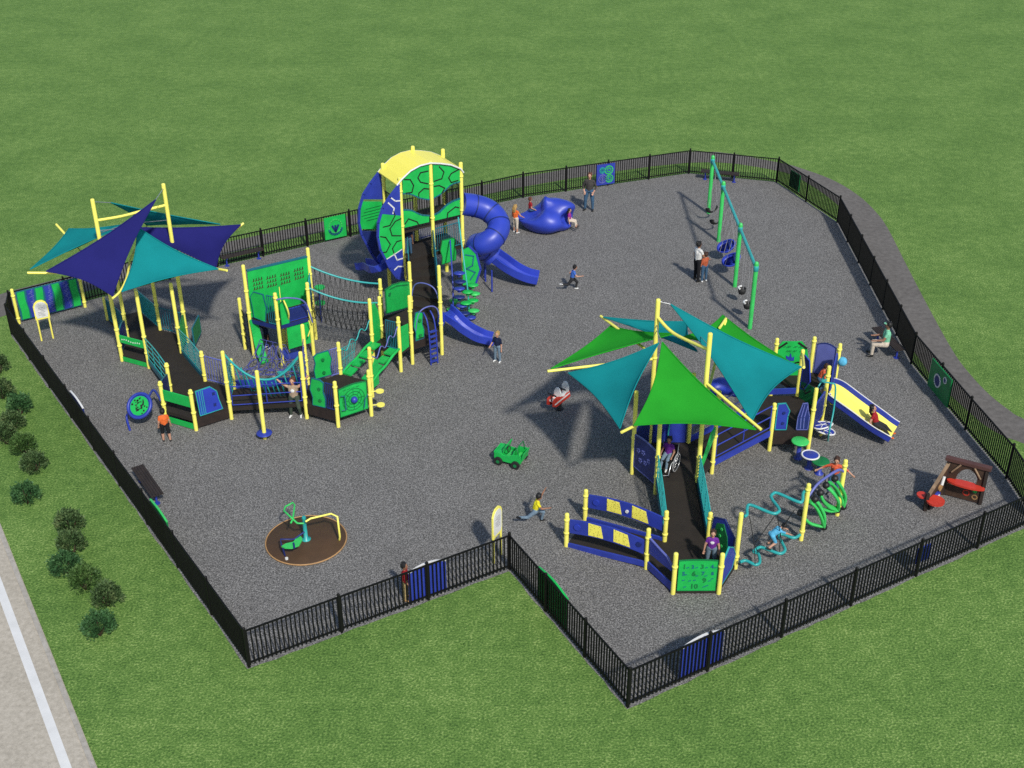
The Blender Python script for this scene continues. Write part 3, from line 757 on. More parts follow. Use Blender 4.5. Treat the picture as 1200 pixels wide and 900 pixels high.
hexlines = [[(447, 265), (455, 263), (461, 251.5), (459, 246)], [(468, 255), (461.5, 258), (455, 267), (457.5, 275), (468, 275)], [(444, 276), (450, 277), (455.5, 285), (451, 294), (446, 295)], [(468, 280.5), (463, 282), (458, 290), (460, 296)]]
def shell_side(a, b, dx, dy, shade, label):
    sh = lambda L: [on_plane(x+dx, y+dy, a, b) for x, y in L]
    lw = dict(th=.04)
    mb = MB()
    mb.wall(a, b, sh([(466.5, 215), (455, 230), (446.7, 243), (444.3, 249.5), (467.8, 251.5)]), .04, 'blue', .1)
    mb.wall(a, b, sh([(444.3, 249.6), (441.7, 260), (441, 276.7), (444, 291.7), (450.5, 303), (470, 290), (467.8, 251.6)]), .04, 'green', .1)
    mb.wall(a, b, sh([(450.6, 303.1), (455, 313), (463, 324), (472, 328), (470, 290.2)]), .04, 'blue', .1)
    for l in hexlines: mb.strip(a, b, sh(l), .045, 'black', .12, .016)
    mb.strip(a, b, sh([(450.5, 303), (460, 297), (469, 291)]), .035, 'white', .12, .016)
    mb.strip(a, b, sh([(460, 296), (463.5, 303.5), (470, 301.5)]), .05, 'white', .12, .016); mb.strip(a, b, sh([(460.5, 315), (464.5, 311), (471, 311)]), .05, 'white', .12, .016)
    mb.strip(a, b, sh([(455.5, 230), (461.5, 234.5), (467, 234)]), .05, 'white', .12, .016); mb.strip(a, b, sh([(452.5, 236), (460, 243), (458.5, 249)]), .05, 'white', .12, .016)
    mb.strip(a, b, sh(left_out), .08, 'blue', .1, .09)
    return mb.build('shell_panel', T, label)
shell_side(TW1, TW3, 0, 0, 0, 'front side wing of the shell, blue and green with black hexagon lines')
# rear wing: same outline on the rear plane
def wing_rear():
    pts = [on_plane(x, y, TW1, TW3) for x, y in left_out]
    mb = MB(); a, b = TW4, TW6
    zc = [(249.5, 'blue'), (300, 'green'), (999, 'navy')]
    def cut(y0, y1, m):
        L = []
        dense = []
        for (x0, ya), (x1, yb) in zip(left_out, left_out[1:]):
            for k in range(6): dense.append((x0+(x1-x0)*k/6, ya+(yb-ya)*k/6))
        sel = [p for p in dense if y0 <= p[1] <= y1]
        poly = [on_plane(x, y, TW1, TW3) for x, y in sel]
        if not poly: return
        top = on_plane(468, sel[0][1], TW1, TW3); bot = on_plane(470, sel[-1][1], TW1, TW3)
        mb.wall(a, b, poly+[bot, top], .04, m, -.1)
    cut(214, 249, 'blue'); cut(249.2, 285, 'green'); cut(285.2, 330, 'navy')
    mb.strip(a, b, pts, .08, 'blue', -.1, .09)
    for k in range(5): z = 3.1+k*.12; mb.strip(a, b, [(-1.0+.1*abs(k-2), z), (-.15, z)], .02, 'green_dark', -.07, .02)
    return mb.build('shell_panel', T, 'rear side wing of the shell standing behind the front one')
wing_rear()
arc = [(470, 209.5), (480, 200), (491, 194), (503, 191), (515, 191.5), (527, 193), (538.5, 197.5)]
def front_shell():
    a, b = TW1, TW3
    for x0, x1 in ((471.5, 502.3), (507, 538.3)):
        mb = MB()
        def top(x):
            for (xa, ya), (xb, yb) in zip(arc, arc[1:]):
                if xa <= x <= xb: return ya+(yb-ya)*(x-xa)/(xb-xa)
            return arc[-1][1]
        w1 = [(470, 226.5), (478, 226.5), (483, 228), (492, 232), (502, 233.5), (508, 231.7), (516.7, 226.7), (526.7, 217), (532, 214), (540, 212.5)]
        w2 = [(470, 246), (478, 245.5), (483, 246.7), (493, 251.7), (503, 252.5), (513, 250), (523, 240), (530, 235.5), (540, 232)]
        bt = [(470, 268.5), (540, 252)]
        def ip(L, x):
            for (xa, ya), (xb, yb) in zip(L, L[1:]):
                if xa <= x <= xb: return ya+(yb-ya)*(x-xa)/(xb-xa)
            return L[-1][1]
        xs = [x0+(x1-x0)*k/8 for k in range(9)]
        mb.wall(a, b, PX([(x, ip(arc, x)) for x in xs]+[(x, ip(w1, x)) for x in xs[::-1]]), .04, 'green', .02)
        mb.wall(a, b, PX([(x, ip(w2, x)) for x in xs]+[(x, ip(bt, x)) for x in xs[::-1]]), .04, 'green', .02)
        mb.strip(a, b, PX([(x, ip(arc, x)) for x in xs]), .08, 'navy', .02, .06)
        mb.strip(a, b, PX([(x, ip(bt, x)) for x in xs]), .08, 'black', .02, .06)
        for L in (w1, w2): mb.strip(a, b, PX([(x, ip(L, x)) for x in xs]), .05, 'teal_dark', .02, .06)
        hl = [[(473, 210), (480, 210), (484, 217), (482, 225), (475, 226)], [(501, 200), (492, 202), (489, 208), (492, 213), (501, 215)], [(490, 230), (490, 226), (496, 220.5), (502, 221)], [(474, 262), (478, 256), (488, 259.5), (490, 263)]] if x0 < 480 else \
             [[(514, 195), (519.5, 201), (517, 209), (508, 212)], [(537, 198), (528, 203), (525, 208), (528, 213.5), (536, 211)], [(508, 218), (514, 217), (520.5, 220), (517, 226)], [(523, 257), (524, 249), (533, 242), (537, 243)]]
        for l in hl: mb.strip(a, b, PX(l), .045, 'black', .045, .016)
        mb.build('shell_panel', T, 'front shell panel, green with black hexagon lines'+(' beside the tube slide' if x0 > 500 else ' left of the middle post'))
        gb = MB()
        for k in range(9):
            x = x0+(x1-x0)*(k+.5)/9; (u, zt), (u2, zb) = PX([(x, ip(w1, x)), (x, ip(w2, x))]); gb.tube([xyz(a+(b-a).normalized()*u, zt), xyz(a+(b-a).normalized()*u, zb)], .011, 'black', 5)
        gb.build('window_bars', T)
front_shell()
# yellow arched roof from front arc to back arc
au = [on_plane(x, y, TW1, TW3) for x, y in [(464, 217)]+arc+[(542, 202)]]
dn = (TW4-TW1); dd = (TW3-TW1).normalized()
for i0, i1 in ((0, 4), (4, len(au)-1)):
    mb = MB(); vs = []
    for off_z in (.03, -.01):
        for s in (-.06, 1.06):
            for k in range(i0, i1+1): q = TW1+dd*au[k][0]+dn*s; vs.append(xyz(q, au[k][1]+off_z+.02))
    n = i1-i0+1; fs = []
    for k in range(n-1): fs += [[k, k+1, n+k+1, n+k], [2*n+k, 3*n+k, 3*n+k+1, 2*n+k+1], [k, 2*n+k, 2*n+k+1, k+1], [n+k, n+k+1, 3*n+k+1, 3*n+k]]
    fs += [[0, n, 3*n, 2*n], [n-1, 3*n-1, 4*n-1, 2*n-1]]
    mb.add(vs, fs, 'perforated_yellow'); mb.build('roof', T)
mb = MB()
for s in (-.06, 1.06): mb.tube([xyz(TW1+dd*u+dn*s, z+.02) for u, z in au], .035, 'white', 6)
mb.build('roof_trim', T)
# lower panels of the tower
panel(T, TW1, TW2, [(.1, zT1+.05), (.5, zT1+.05), (.62, zT1+.5), (.5, zT1+.95), (.15, zT1+.9)], 'teal', off=-.5, edge='teal_dark', name='climbing_panel')
mb = panel(T, TW2, TW3, wavy(.2, .85, zT1-.45, zT1+.55), 'green', build=False, edge='green_dark', off=.25)
mb.build('climbing_panel', T)
bars(T, TW2, TW3, zT1, zT1, 'teal_dark', .1, .05, 1.0)
# spiral tube slide
tp = [(541, 239, 3.4), (556, 241, 3.25), (571, 246, 3.05), (581.5, 255.5, 2.8), (584.5, 267, 2.55), (578, 279, 2.3), (567, 285.5, 2.1), (559, 287, 1.9), (560, 290, 1.7), (568, 293, 1.45), (578, 300.5, 1.15)]
pts = catmull([G(*p) for p in tp], 5)
mb = MB(); mb.tube(pts, .45, 'blue_plastic', 24)
TS = mb.build('tube_slide', T, 'blue spiral tube slide')
mb = MB()
for i in (5, 12, 18, 24, 31, 38, 45):
    if i < len(pts)-1:
        d = (pts[i+1]-pts[i-1]).normalized(); mb.tube([pts[i]-d*.022, pts[i]+d*.022], .468, 'navy', 24)
mb.build('seam_flange', TS)
chute(T, [G(574, 299, 1.0), G(586, 307.5, .78), G(597, 315.5, .58), G(608, 322, .4), G(619, 326.5, .27), G(630, 329, .2)], .62, .3, 'blue_plastic', name='slide_exit')
for x, y, zt in ((569, 330, 1.1), (576.5, 342, .95), (554, 318, 1.6), (568, 326, 1.2)): q = G2(x, y); MB().tube([xyz(q, 0), xyz(q, zt)], .035, 'blue', 7).build('slide_support', T)
# second small slide behind the tower (blue)
chute(T, [xyz(lerp(TW1, TW4, .5), zT1)+V((-.1, 0, 0)), xyz(lerp(TW1, TW4, .5), 1.2)+V((-.7, -.25, 0)), G(434, 314, .5), G(424, 313, .3)], .55, .28, 'blue_plastic', name='slide')
# pod climber right of the tower
base = G2(546, 372); c0 = G2(541, 345)
mb = MB(); mb.tube([xyz(G2(550, 370), 0), xyz(G2(549, 371), 1.1), xyz(lerp(TW2, TW3, .8)+V((.1, -.5)), 3.2)], .03, 'teal', 7); mb.tube([xyz(G2(531, 373), 0), xyz(G2(532, 372), 1.3), xyz(lerp(TW2, TW3, .5)+V((.1, -.4)), 2.3)], .03, 'blue', 7)
CL = mb.build('pod_climber', T, 'climber with stacked green and blue leaf pods')
for x, y, z, m in ((551, 372, .12, 'blue'), (544, 367, .35, 'navy'), (541, 358, .6, 'blue'), (538, 348, .95, 'navy'), (538, 338, 1.3, 'blue'), (539, 330, 1.6, 'navy'), (538, 320, 1.9, 'blue'), (533, 352, .3, 'green_light'), (530, 362, .12, 'green_light'), (534, 371, .06, 'green'),
                   (555, 364, .35, 'green_light'), (554, 352, .7, 'green'), (556, 344, .95, 'green_light'), (554, 334, 1.25, 'green'), (548, 342, 1.1, 'green'), (546, 355, .7, 'green')):
    mb = MB(); mb.sph(G(x, y, z), (.24, .18, .05), m, 10, 5); mb.tube([G(x, y, z)-V((0, 0, .14)), G(x, y, z)], .07, m, 7); mb.build('pod', CL)
a, b = TW3+V((.02, -1.3)), TW3+V((.75, -1.1))
mb = MB(); mb.wall(a, b, [(0, .6), (.5, .55), (.7, 1.2), (.55, 1.9), (.3, 2.2), (.02, 2.1)], .04, 'green', 0); 
mb.strip(a, b, [(.12, 1.9), (.45, 1.8), (.4, 1.4), (.15, 1.3), (.5, 1.1), (.3, .8)], .05, 'teal_dark', .03, .02); mb.strip(a, b, [(.5, .55), (.72, 1.2), (.57, 1.9), (.3, 2.22)], .08, 'blue', 0, .07); mb.build('leaf_panel', CL)
# half-hex wall tower
A, B = HE[3], HE[0]
c = [on_plane(x, y, A, B) for x, y in ((294, 372), (289.5, 317), (359.8, 300.5), (366, 352))]
mb = panel(T, A, B, c, 'green', build=False, th=.04)
mb.strip(A, B, [c[1], c[2]], .06, 'teal_dark', 0, .08)
for cxp, cyp in ((302, 333.5), (318, 330.5), (334, 327), (350, 321.5)):
    u, z = on_plane(cxp, cyp, A, B)
    for i in range(4):
        for j in range(3):
            r = math.hypot(i-1.5, j-1)
            mb.strip(A, B, [(u+(i-1.5)*.1-.03, z+(j-1)*.16), (u+(i-1.5)*.1+.03, z+(j-1)*.16+.03)], .028, 'wood', .025, .014)
            mb.strip(A, B, [(u+(i-1.5)*.1, z+(j-1)*.16+.05), (u+(i-1.5)*.1+.02, z+(j-1)*.16+.1)], .026, 'wood_dark', .025, .014)
mb.build('wall_panel', T, 'tall green wall panel with four dotted motifs')
A, B = HE[3], HE[4]
mb = panel(T, A, B, [(.22, zE+.1), (.7, zE+.02), (.8, zE+.6), (.72, zE+1.1), (.32, zE+1.12), (.16, zE+.9), (.2, zE+.5)], 'green', build=False, edge='teal_dark'); mb.build('climbing_panel', T)
bars(T, lerp(A, B, .66), B, zE, zE, 'teal_dark', .08, .02, 1.1, inset=.04)
A, B = HE[4], HE[5]
panel(T, A, B, [(.12, zE-.15), (.42, zE-.1), (.45, zE+.5), (.3, zE+.9), (.12, zE+.8)], 'green', edge='green_dark', name='climbing_panel')
panel(T, A, B, rect(.3, MOD-.08, .55, zE-.2), 'green', name='climbing_wall'); panel(T, A, B, rect(.1, MOD-.1, zE-.16, zE-.02), 'navy', name='kick_plate', off=.02)
panel(T, HE[3], HE[4], rect(.1, MOD-.1, zE-.16, zE-.02), 'navy', name='kick_plate', off=.02)
panel(T, HE[4], HE[5], rect(.45, MOD-.08, zE+.02, zE+.5), 'navy', edge='blue', off=-.03)
A, B = HE[5], HE[0]
panel(T, A, B, rect(.1, MOD-.1, zE+.1, zE+.75, .1), 'teal_dark', edge='navy'); bars(T, A, B, zE, zE, 'teal', .1, .5, 1.15)
mb = MB(); a = HE[4]; b = HE[5]; nrm = V(((b-a).y, -(b-a).x)).normalized()
mb.tube(catmull([xyz(a+nrm*.1, zE+1.05), xyz(lerp(a, b, .3)+nrm*.3, zE+1.1), xyz(lerp(a, b, .75)+nrm*.35, zE+.8), xyz(lerp(a, b, .95)+nrm*.3, zE-.1)], 6), .03, 'lavender', 7); mb.build('grab_rail', T)
q = G2(340, 417); mb = MB(); mb.tube(catmull([G(332.5, 352, zE+1.0), G(338.5, 369, zE+.4), G(335.5, 388, .9), G(339.5, 413, .15)], 6), .03, 'yellow', 7)
mb.tube([G(362, 376, 1.6), G(364.5, 384, 1.3), G(361, 394, 1.0)], .025, 'yellow', 6); mb.build('wavy_pole', T)
MB().disc(xyz(q, .05), .35, .06, 'blue', 20).build('pole_base', T)
a, b = HE[3]+V((.06, -.1)), HE[3]+V((.5, -.45))
mb = MB(); pts = catmull([xyz(HE[3]+V((.12, -.02)), zE), xyz(HE[3]+V((.2, -.1)), 1.1), xyz(HE[3]+V((.3, -.25)), .5), xyz(HE[3]+V((.45, -.45)), .06)], 5)
for i in range(len(pts)-1): mb.beam(pts[i], pts[i+1], .32, .05, 'green')
mb.build('climbing_chute', T)
mb = MB()
for k in range(6):
    z = .2+k*.27; mb.tube([xyz(HE[3], z), lerp(xyz(HE[3], z), xyz((-9.81, 39.92), z+.1), .5)+V((0, 0, -.06)), xyz((-9.81, 39.92), z+.12)], .014, 'black', 5)
for f in (.3, .7): mb.tube([xyz(lerp(HE[3], (-9.81, 39.92), f), .1), xyz(lerp(HE[3], (-9.81, 39.92), f), 1.7)], .014, 'black', 5)
mb.build('rope_net', T)
MB().disc(xyz(G2(377, 363), .95), .2, .05, 'green', 14).disc(xyz(G2(377, 372), .6), .2, .05, 'green', 14).tube([xyz(G2(377, 378), 0), xyz(G2(377, 376), 1.3)], .03, 'navy', 6).build('step_climber', T)
# black rope bridge between wall tower and deck D
far = hang_pts(HE[0], HD[2], 3.0, 2.35, .16); near = hang_pts(HE[5], HD[3], 2.75, 2.2, .2)
for L in (far, near): MB().tube(L, .035, 'teal', 8).build('hand_rail', T)
fl1 = hang_pts(HE[0], HD[2], zE, zD+.1, .25); fl2 = hang_pts(HE[5], HD[3], zE, zD+.1, .25)
def ropeweb(a, b, m, nv, r=.013):
    mb = MB(); n = len(a)
    for i in range(n):
        mb.tube([a[i], b[i]], r, m, 4)
        if i < n-1: mb.tube([a[i], b[i+1]], r, m, 4); mb.tube([a[i+1], b[i]], r, m, 4)
    for j in range(1, nv): mb.tube([lerp(a[i], b[i], j/nv) for i in range(n)], r, m, 4)
    mb.tube(b, r*1.5, m, 4)
    return mb.build('rope_net', T)
ropeweb(far[::1], fl1, 'black', 3, .006); ropeweb(near, fl2, 'black', 3, .006); ropeweb(fl1, fl2, 'black', 3, .009)
# sails and their frame
PA, PB = HP[3], HP[0]
def tip(px, py, z): return G(px, py, z)
sail(T, [G(182.5, 234, 6.12), G(54, 318, 3.95), G(132, 347, 3.35)], 'sail_navy', .03, label='navy sail reaching up to the right mast')
sail(T, [G(161, 266, 4.9), G(142.5, 342, 3.5), G(256, 315.2, 3.8)], 'sail_teal', label='teal sail at the front of the left canopy')
sail(T, [G(138, 266, 4.6), G(282, 263.5, 4.1), G(253, 314, 3.6)], 'sail_navy', label='navy sail on the right of the left canopy')
sail(T, [G(152, 262, 4.5), G(81, 268, 3.9), G(35.5, 315.5, 3.8)], 'sail_teal', label='teal sail on the far left')
sail(T, [G(130, 237.5, 5.8), G(258, 262.8, 4.2), G(172, 264, 3.9)], 'sail_teal', label='thin teal sail at the back')
cable(T, xyz(PB, 6.1), G(182.5, 234, 6.12)); cable(T, xyz(PA, 6.15), G(130, 237.5, 5.8)); cable(T, xyz(PA, 5.0), G(138, 266, 4.6)); cable(T, xyz(PA, 5.1), G(161, 266, 4.9)); cable(T, xyz(PB, 4.9), G(152, 262, 4.5))
za, zb = on_plane(116.7, 257.5, PA, PB)[1], on_plane(196, 240, PA, PB)[1]
arm(T, catmull([xyz(PA, za), xyz(lerp(PA, PB, .35), za-.05), xyz(lerp(PA, PB, .65), (za+zb)/2-.02), xyz(PB, zb)], 5), .05, 'cross_beam')
for src, z0, pts in ((PA, 3.5, [(32, 319.7, 3.9)]), (PB, 3.3, [(266, 317, 3.75)]), (PB, 2.7, [(285.5, 261.5, 4.1)]), (PA, 3.2, [(66, 263, 3.9)]), (PB, 3.2, [(171, 266, 3.9)])):
    arm(T, [xyz(src, z0)]+[G(*p) for p in pts])
arm(T, catmull([xyz(PB, 4.0), G(170, 283, 4.0), G(154, 300, 3.8), G(149, 324, 3.6), G(141, 341, 3.4), G(131.5, 350, 3.3)], 5), .04)
# ================================================================== RIGHT PLAY STRUCTURE
del hv
Bc, Uc, Hc = (4.96, 27.1), (4.96, 31.75), (8.84, 34.1)
HB, HU, HH = [hexv(c, 0) for c in (Bc, Uc, Hc)]     # 0:0 1:60 2:120 3:180 4:240 5:300
zB, zU, zH, zI = .14, .45, .75, 1.05
T2 = thing('play_structure', 'smaller play structure with bright green and teal sails, number panel and yellow bedded slide', 'play structure', (6, 30.5, 0))
hv = lambda H: [H[k] for k in range(6)]
S1, S2 = HU[2], HU[4]
S2 = HU[5]; 
r6, r7 = G2(685.5, 609.5), G2(663.5, 640)
h4, h5, h2, h1 = V((10.85, 35.85)), HH[0], V((10.08, 36.24)), V((8.84, 36.24))
for p, h, cl in ((HB[0], 1.92, (.4,)), (HB[1], 1.14, (.9,)), (HB[2], 1.2, (.9, .35)), (HB[3], 1.4, (.5, 1.05)), (HB[4], 1.4, (.9,)), (HB[5], 1.38, (.9,)), (r6, 1.1, (.4, .85)), (r7, 1.16, (.45, .9)),
                 (HU[4], 3.0, (.6, 1.3)), (HU[5], 5.53, (.6, 1.3, 3.5)), (HU[2], 5.53, (3.5,)), (HU[1], 3.0, ()), (HU[0], 3.0, (.4, 1.35)), (HU[3], 3.0, (1.3,)),
                 (HH[5], 2.32, (1.5,)), (HH[4], 1.78, (1.55,)), (HH[0], 2.5, (1.0, 2.1)), (HH[1], 2.5, (2.2,)), (HH[3], 1.95, (1.7,)), (h4, 2.35, (2.1,)), (h2, 2.4, (2.2,)), (h1, 2.35, (2.1,))):
    post(T2, p, h, 0, .07 if h > 4 else .066, cl)
deck(T2, hv(HB), zB); deck(T2, hv(HU), zU); deck(T2, hv(HH), zH)
deck(T2, [HB[2], HB[1], HU[5], HU[4]][::-1], [zU, zU, zB, zB], name='ramp')
deck(T2, [r7, HB[3], HB[2], r6][::1], [.02, zB, zB, .02], name='ramp')
deck(T2, [HU[0], HH[4], HH[3], HU[1]], [zU, zH, zH, zU], name='bridge_deck')
deck(T2, [HH[0], h4, h2, HH[1]], zI)
deck(T2, [HH[1], h2, h1], zI-.12, name='deck')
ramp_rail.t = T2
ramp_rail(HB[2], HU[4], zB, zU, 5); ramp_rail(HB[1], HU[5], zB, zU, 8)
# arched blue entry panels with perforated yellow inserts
def arch_panel(a, b, label, z0):
    L = (b-a).length; mb = MB(); n = 12
    mb.wall(a, b, [(.1+(L-.2)*k/n, z0-.02*k/n+.1*math.sin(PI*k/n)) for k in range(n+1)]+[(.1+(L-.2)*k/n, z0+.45+.12*math.sin(PI*k/n)) for k in range(n, -1, -1)], .05, 'blue', 0)
    for f0, f1 in ((.26, .44), (.6, .8)):
        u0, u1 = .1+(L-.2)*f0, .1+(L-.2)*f1; w = u1-u0
        zz = lambda f: z0+.1*math.sin(PI*f)
        mb.wall(a, b, [(u0, zz(f0)+.04), (u1+w*.1, zz(f1)+.03), (u1-w*.1, zz(f1)+.42), (u0-w*.02, zz(f0)+.45)], .02, 'perforated_panel', .03)
    d = (b-a).normalized(); nr = V((d.y, -d.x))
    mb.disc(xyz(a+d*(L*.14)+nr*.03, z0+.28), .1, .03, 'blue_plastic', 12, (nr.x, nr.y, 0))
    mb.disc(xyz(a+d*(L*.53)+nr*.03, z0+.3), .05, .04, 'white', 10, (nr.x, nr.y, 0)) if 'rear' in label else mb.disc(xyz(a+d*(L*.9)+nr*.03, z0+.28), .08, .03, 'navy', 8, (nr.x, nr.y, 0))
    mb.build('arched_panel', T2, label)
    mb = MB(); mb.beam(xyz(a, .13), xyz(b, zB+.1), .06, .17, 'blue'); mb.build('curb', T2)
arch_panel(r6, HB[2], 'rear blue arched panel with two yellow inserts', .5); arch_panel(r7, HB[3], 'front blue arched panel with two yellow inserts', .52)
A, B = HB[3], HB[4]
mb = MB(); mb.wall(A, B, [(.09, .62), (MOD-.12, .7), (MOD-.12, .86), (.9, 1.02), (.5, 1.06), (.09, 1.12)], .04, 'blue', 0); mb.strip(A, B, [(.1, 1.12), (.5, 1.06), (.9, 1.02), (MOD-.12, .86)], .03, 'lavender', 0, .06); mb.build('panel', T2)
mb = MB(); mb.beam(xyz(A, .3), xyz(B, .3), .05, .24, 'blue'); mb.build('curb', T2)
# number panel
A, B = HB[4], HB[5]
mb = panel(T2, A, B, rect(.1, MOD-.1, .12, 1.13, .03), 'green', build=False, th=.035, edge='green_dark', we=.015)
for tx, u, z, s, m in (('1', .2, .88, .2, 'green_dark'), ('2', .44, .89, .15, 'teal_dark'), ('3', .68, .88, .2, 'green_dark'), ('4', .95, .89, .17, 'teal_dark'), ('5', .2, .65, .17, 'teal_dark'), ('6', .46, .63, .22, 'green_dark'), ('7', .72, .66, .16, 'teal_dark'),
                       ('8', .98, .66, .15, 'teal_dark'), ('9', .76, .4, .22, 'green_dark'), ('10', .44, .2, .22, 'green_dark')):
    mb.text(tx, s, A, B, u, z, m, .022)
for u, z in ((.34, .9), (.58, .9), (.84, .9), (1.08, .9), (.3, .66), (.6, .62), (.85, .62), (.25, .47), (.42, .45), (.55, .47), (.95, .45), (1.02, .52), (.82, .24), (.9, .28), (.3, .24)):
    mb.strip(A, B, [(u-.03, z), (u+.03, z+.02)], .025, 'teal_dark', .02, .01)
mb.build('number_panel', T2, 'green panel with the numbers one to ten')
A, B = HB[5], HB[0]
panel(T2, A, B, [(.12, .2), (.9, .25), (1.1, .6), (.85, 1.0), (.5, 1.25), (.14, 1.05)], 'blue', edge='teal')
A, B = HB[0], HB[1]
mb = panel(T2, A, B, [(.2, .1), (.9, .1), (1.12, .6), (1.05, 1.1), (.6, 1.3), (.15, .95)], 'blue', build=False, edge='navy')
for s in (.02, -.02): mb.wall(A, B, [(.35, .2), (.8, .2), (.98, .65), (.9, 1.0), (.62, 1.14), (.42, .8)], .03, 'green_dark', s)
for u, z in ((.6, .4), (.7, .7), (.65, .95)):
    for s in (1, -1): mb.disc(xyz(lerp(A, B, u/MOD), z)-V((.866*.05*s, .5*.05*s, 0)), .05, .02, 'green_light', 8, (-.866*s, -.5*s, 0))
mb.build('climbing_panel', T2)
# upper hex panels
A, B = HU[3], HU[4]
mb = panel(T2, A, B, rect(.08, MOD-.08, .35, 1.5, .05), 'navy', build=False, edge='lavender', we=.03)
for u, z in ((.3, 1.05), (.55, 1.1), (.42, .75), (.68, .8), (.85, .95)):
    for k in range(5): mb.disc(xyz(lerp(A, B, (u+.06*math.cos(k*1.256))/MOD)-V((.866*.02, .5*.02)), z+.06*math.sin(k*1.256)), .03, .02, 'lavender', 8, (-.866, -.5, 0))
mb.build('flower_panel', T2, 'navy panel with pale flower rings')
panel(T2, HU[2], HU[3], rect(.1, MOD-.1, zU+.05, zU+1.0, .15), 'navy', edge='blue')
panel(T2, HU[1], HU[2], rect(.1, MOD-.1, zU+.02, zU+1.1, .1), 'blue', edge='navy')
mb = MB(); mb.tube(catmull([xyz(lerp(HU[1], HU[2], .55)+V((0, -.1)), zU), xyz(lerp(HU[1], HU[2], .52)+V((0, -.15)), 1.5), xyz(lerp(HU[1], HU[2], .4)+V((0, -.3)), 2.4)], 6), .025, 'teal', 7); mb.build('grab_pole', T2)
mb = MB(); mb.wall(HU[5], HU[0], [(.1, .75), (.25, .75), (MOD-.06, 1.45), (MOD-.06, 1.75), (.9, 1.7)], .05, 'green', 0); mb.build('sloping_panel', T2)
# bridge railings
rail3(T2, HU[0], HH[4], zU, zH, 'blue', 3, .15, .95, .022, mid=1)
mb = MB(); mb.beam(xyz(HU[0], zU+.02), xyz(HH[4], zH+.02), .05, .2, 'blue'); mb.build('curb', T2)
rail3(T2, HU[1], HH[3], zU, zH, 'lavender', 3, .15, 1.0, .022, mid=1)
mb = MB(); mb.beam(xyz(HU[1], zU+.2), xyz(HH[3], zH+.2), .05, .2, 'blue'); mb.build('curb', T2)
pts = catmull([G(826, 463, .9), G(836, 456, 1.05), G(850, 453, 1.05), G(866, 462, .85)], 6)
mb = MB(); mb.tube(pts, [.12+.2*math.sin(PI*k/(len(pts)-1)) for k in range(len(pts))], 'blue_plastic', 12); mb.build('saddle_bumper', T2)
# hex H panels
A, B = HH[4], HH[5]
for u0, m in ((.1, 1), (.78, -1)):
    mb = panel(T2, A, B, [(u0, zH+.05), (u0+.36, zH+.05), (u0+(.36 if m > 0 else .36), zH+.55), (u0+(.4 if m > 0 else .3), zH+.75), (u0+.25, zH+1.02), (u0+(0 if m > 0 else .1), zH+1.0), (u0+.0, zH+.5)], 'blue' if m > 0 else 'navy', build=False, edge='teal' if m > 0 else 'lavender')
    if m > 0:
        for z in (.3, .68): mb.disc(xyz(lerp(A, B, .26)+V((0, -.03)), zH+z), .05, .02, 'navy', 8, (0, -1, 0))
    else: mb.strip(A, B, [(u0+.12, zH+.1), (u0+.1, zH+.5), (u0+.16, zH+.95)], .03, 'lavender', .02); mb.strip(A, B, [(u0+.22, zH+.1), (u0+.2, zH+.5), (u0+.26, zH+.95)], .03, 'lavender', .02)
    mb.build('climbing_panel', T2)
panel(T2, A, B, rect(.07, MOD-.07, zH-.5, zH-.02), 'wood_dark', name='kick_plate')
mb = MB(); mb.beam(xyz(HH[2], zH+.25), xyz(HH[1], zH+.3), .05, .2, 'blue'); mb.build('curb', T2)
A, B = HH[1], HH[0]
mb = panel(T2, A, B, rect(.1, MOD-.1, zH-.05, zH+.62, .05), 'green_dark', build=False)
mb.strip(A, B, [(.2, zH+.5), (.4, zH+.3), (.6, zH+.5)], .05, 'black', .02, .016); mb.build('panel', T2)
panel(T2, HH[0], HH[5], rect(.1, MOD-.1, zH, zH+.85), 'navy', edge='blue')
# crown panel at the back
A, B = h1, h2
c = [on_plane(x, y, A, B) for x, y in ((909, 440), (945, 440), (948, 424), (946, 408), (940, 400), (917, 400), (911, 408), (909, 424))]
mb = panel(T2, A, B, c, 'green', build=False, th=.035)
q = lambda L: [on_plane(x, y, A, B) for x, y in L]
mb.strip(A, B, q([(912, 408), (922, 401.5)]), .07, 'black', .02, .016); mb.strip(A, B, q([(936, 401.5), (945, 408)]), .07, 'black', .02, .016); mb.strip(A, B, q([(929, 426), (935, 424), (941, 426)]), .05, 'black', .02, .016)
mb.wall(A, B, q([(921, 422), (930, 422.5), (930.5, 417), (928, 419), (926.5, 413), (924.5, 418), (921, 416)]), .03, 'blue', .02)
for k in range(14): u, z = q([(918+(k*7) % 22, 407+(k*5) % 10)])[0]; mb.strip(A, B, [(u, z), (u+.06, z+.05)], .025, 'green_dark', .02, .012)
mb.build('crown_panel', T2, 'green panel with a blue crown and dark scratches')
panel(T2, h2, lerp(h2, h4, .9), rect(.12, .75, zI, zI+1.1, .1), 'lavender', edge='navy')
mb = panel(T2, HH[1], h5, [(.1, zI+.05), (.3, zI+.1), (.5, zI+.5), (.35, zI+1.2), (.12, zI+1.3)], 'navy', build=False, edge='blue'); mb.build('panel', T2)
panel(T2, HH[2], h1, rect(.1, .8, zH+.1, zH+1.1, .1), 'navy', edge='blue')
mb = panel(T2, lerp(h5, h4, .45), h4, [(.1, zI), (.9, zI), (.85, zI+.9), (.6, zI+1.15), (.3, zI+.9)], 'navy', build=False, edge='blue'); mb.build('slide_hood', T2)
MB().sph(xyz(h4+V((.14, -.05)), 1.7), .16, 'sky', 14, 10).build('bubble_window', T2)
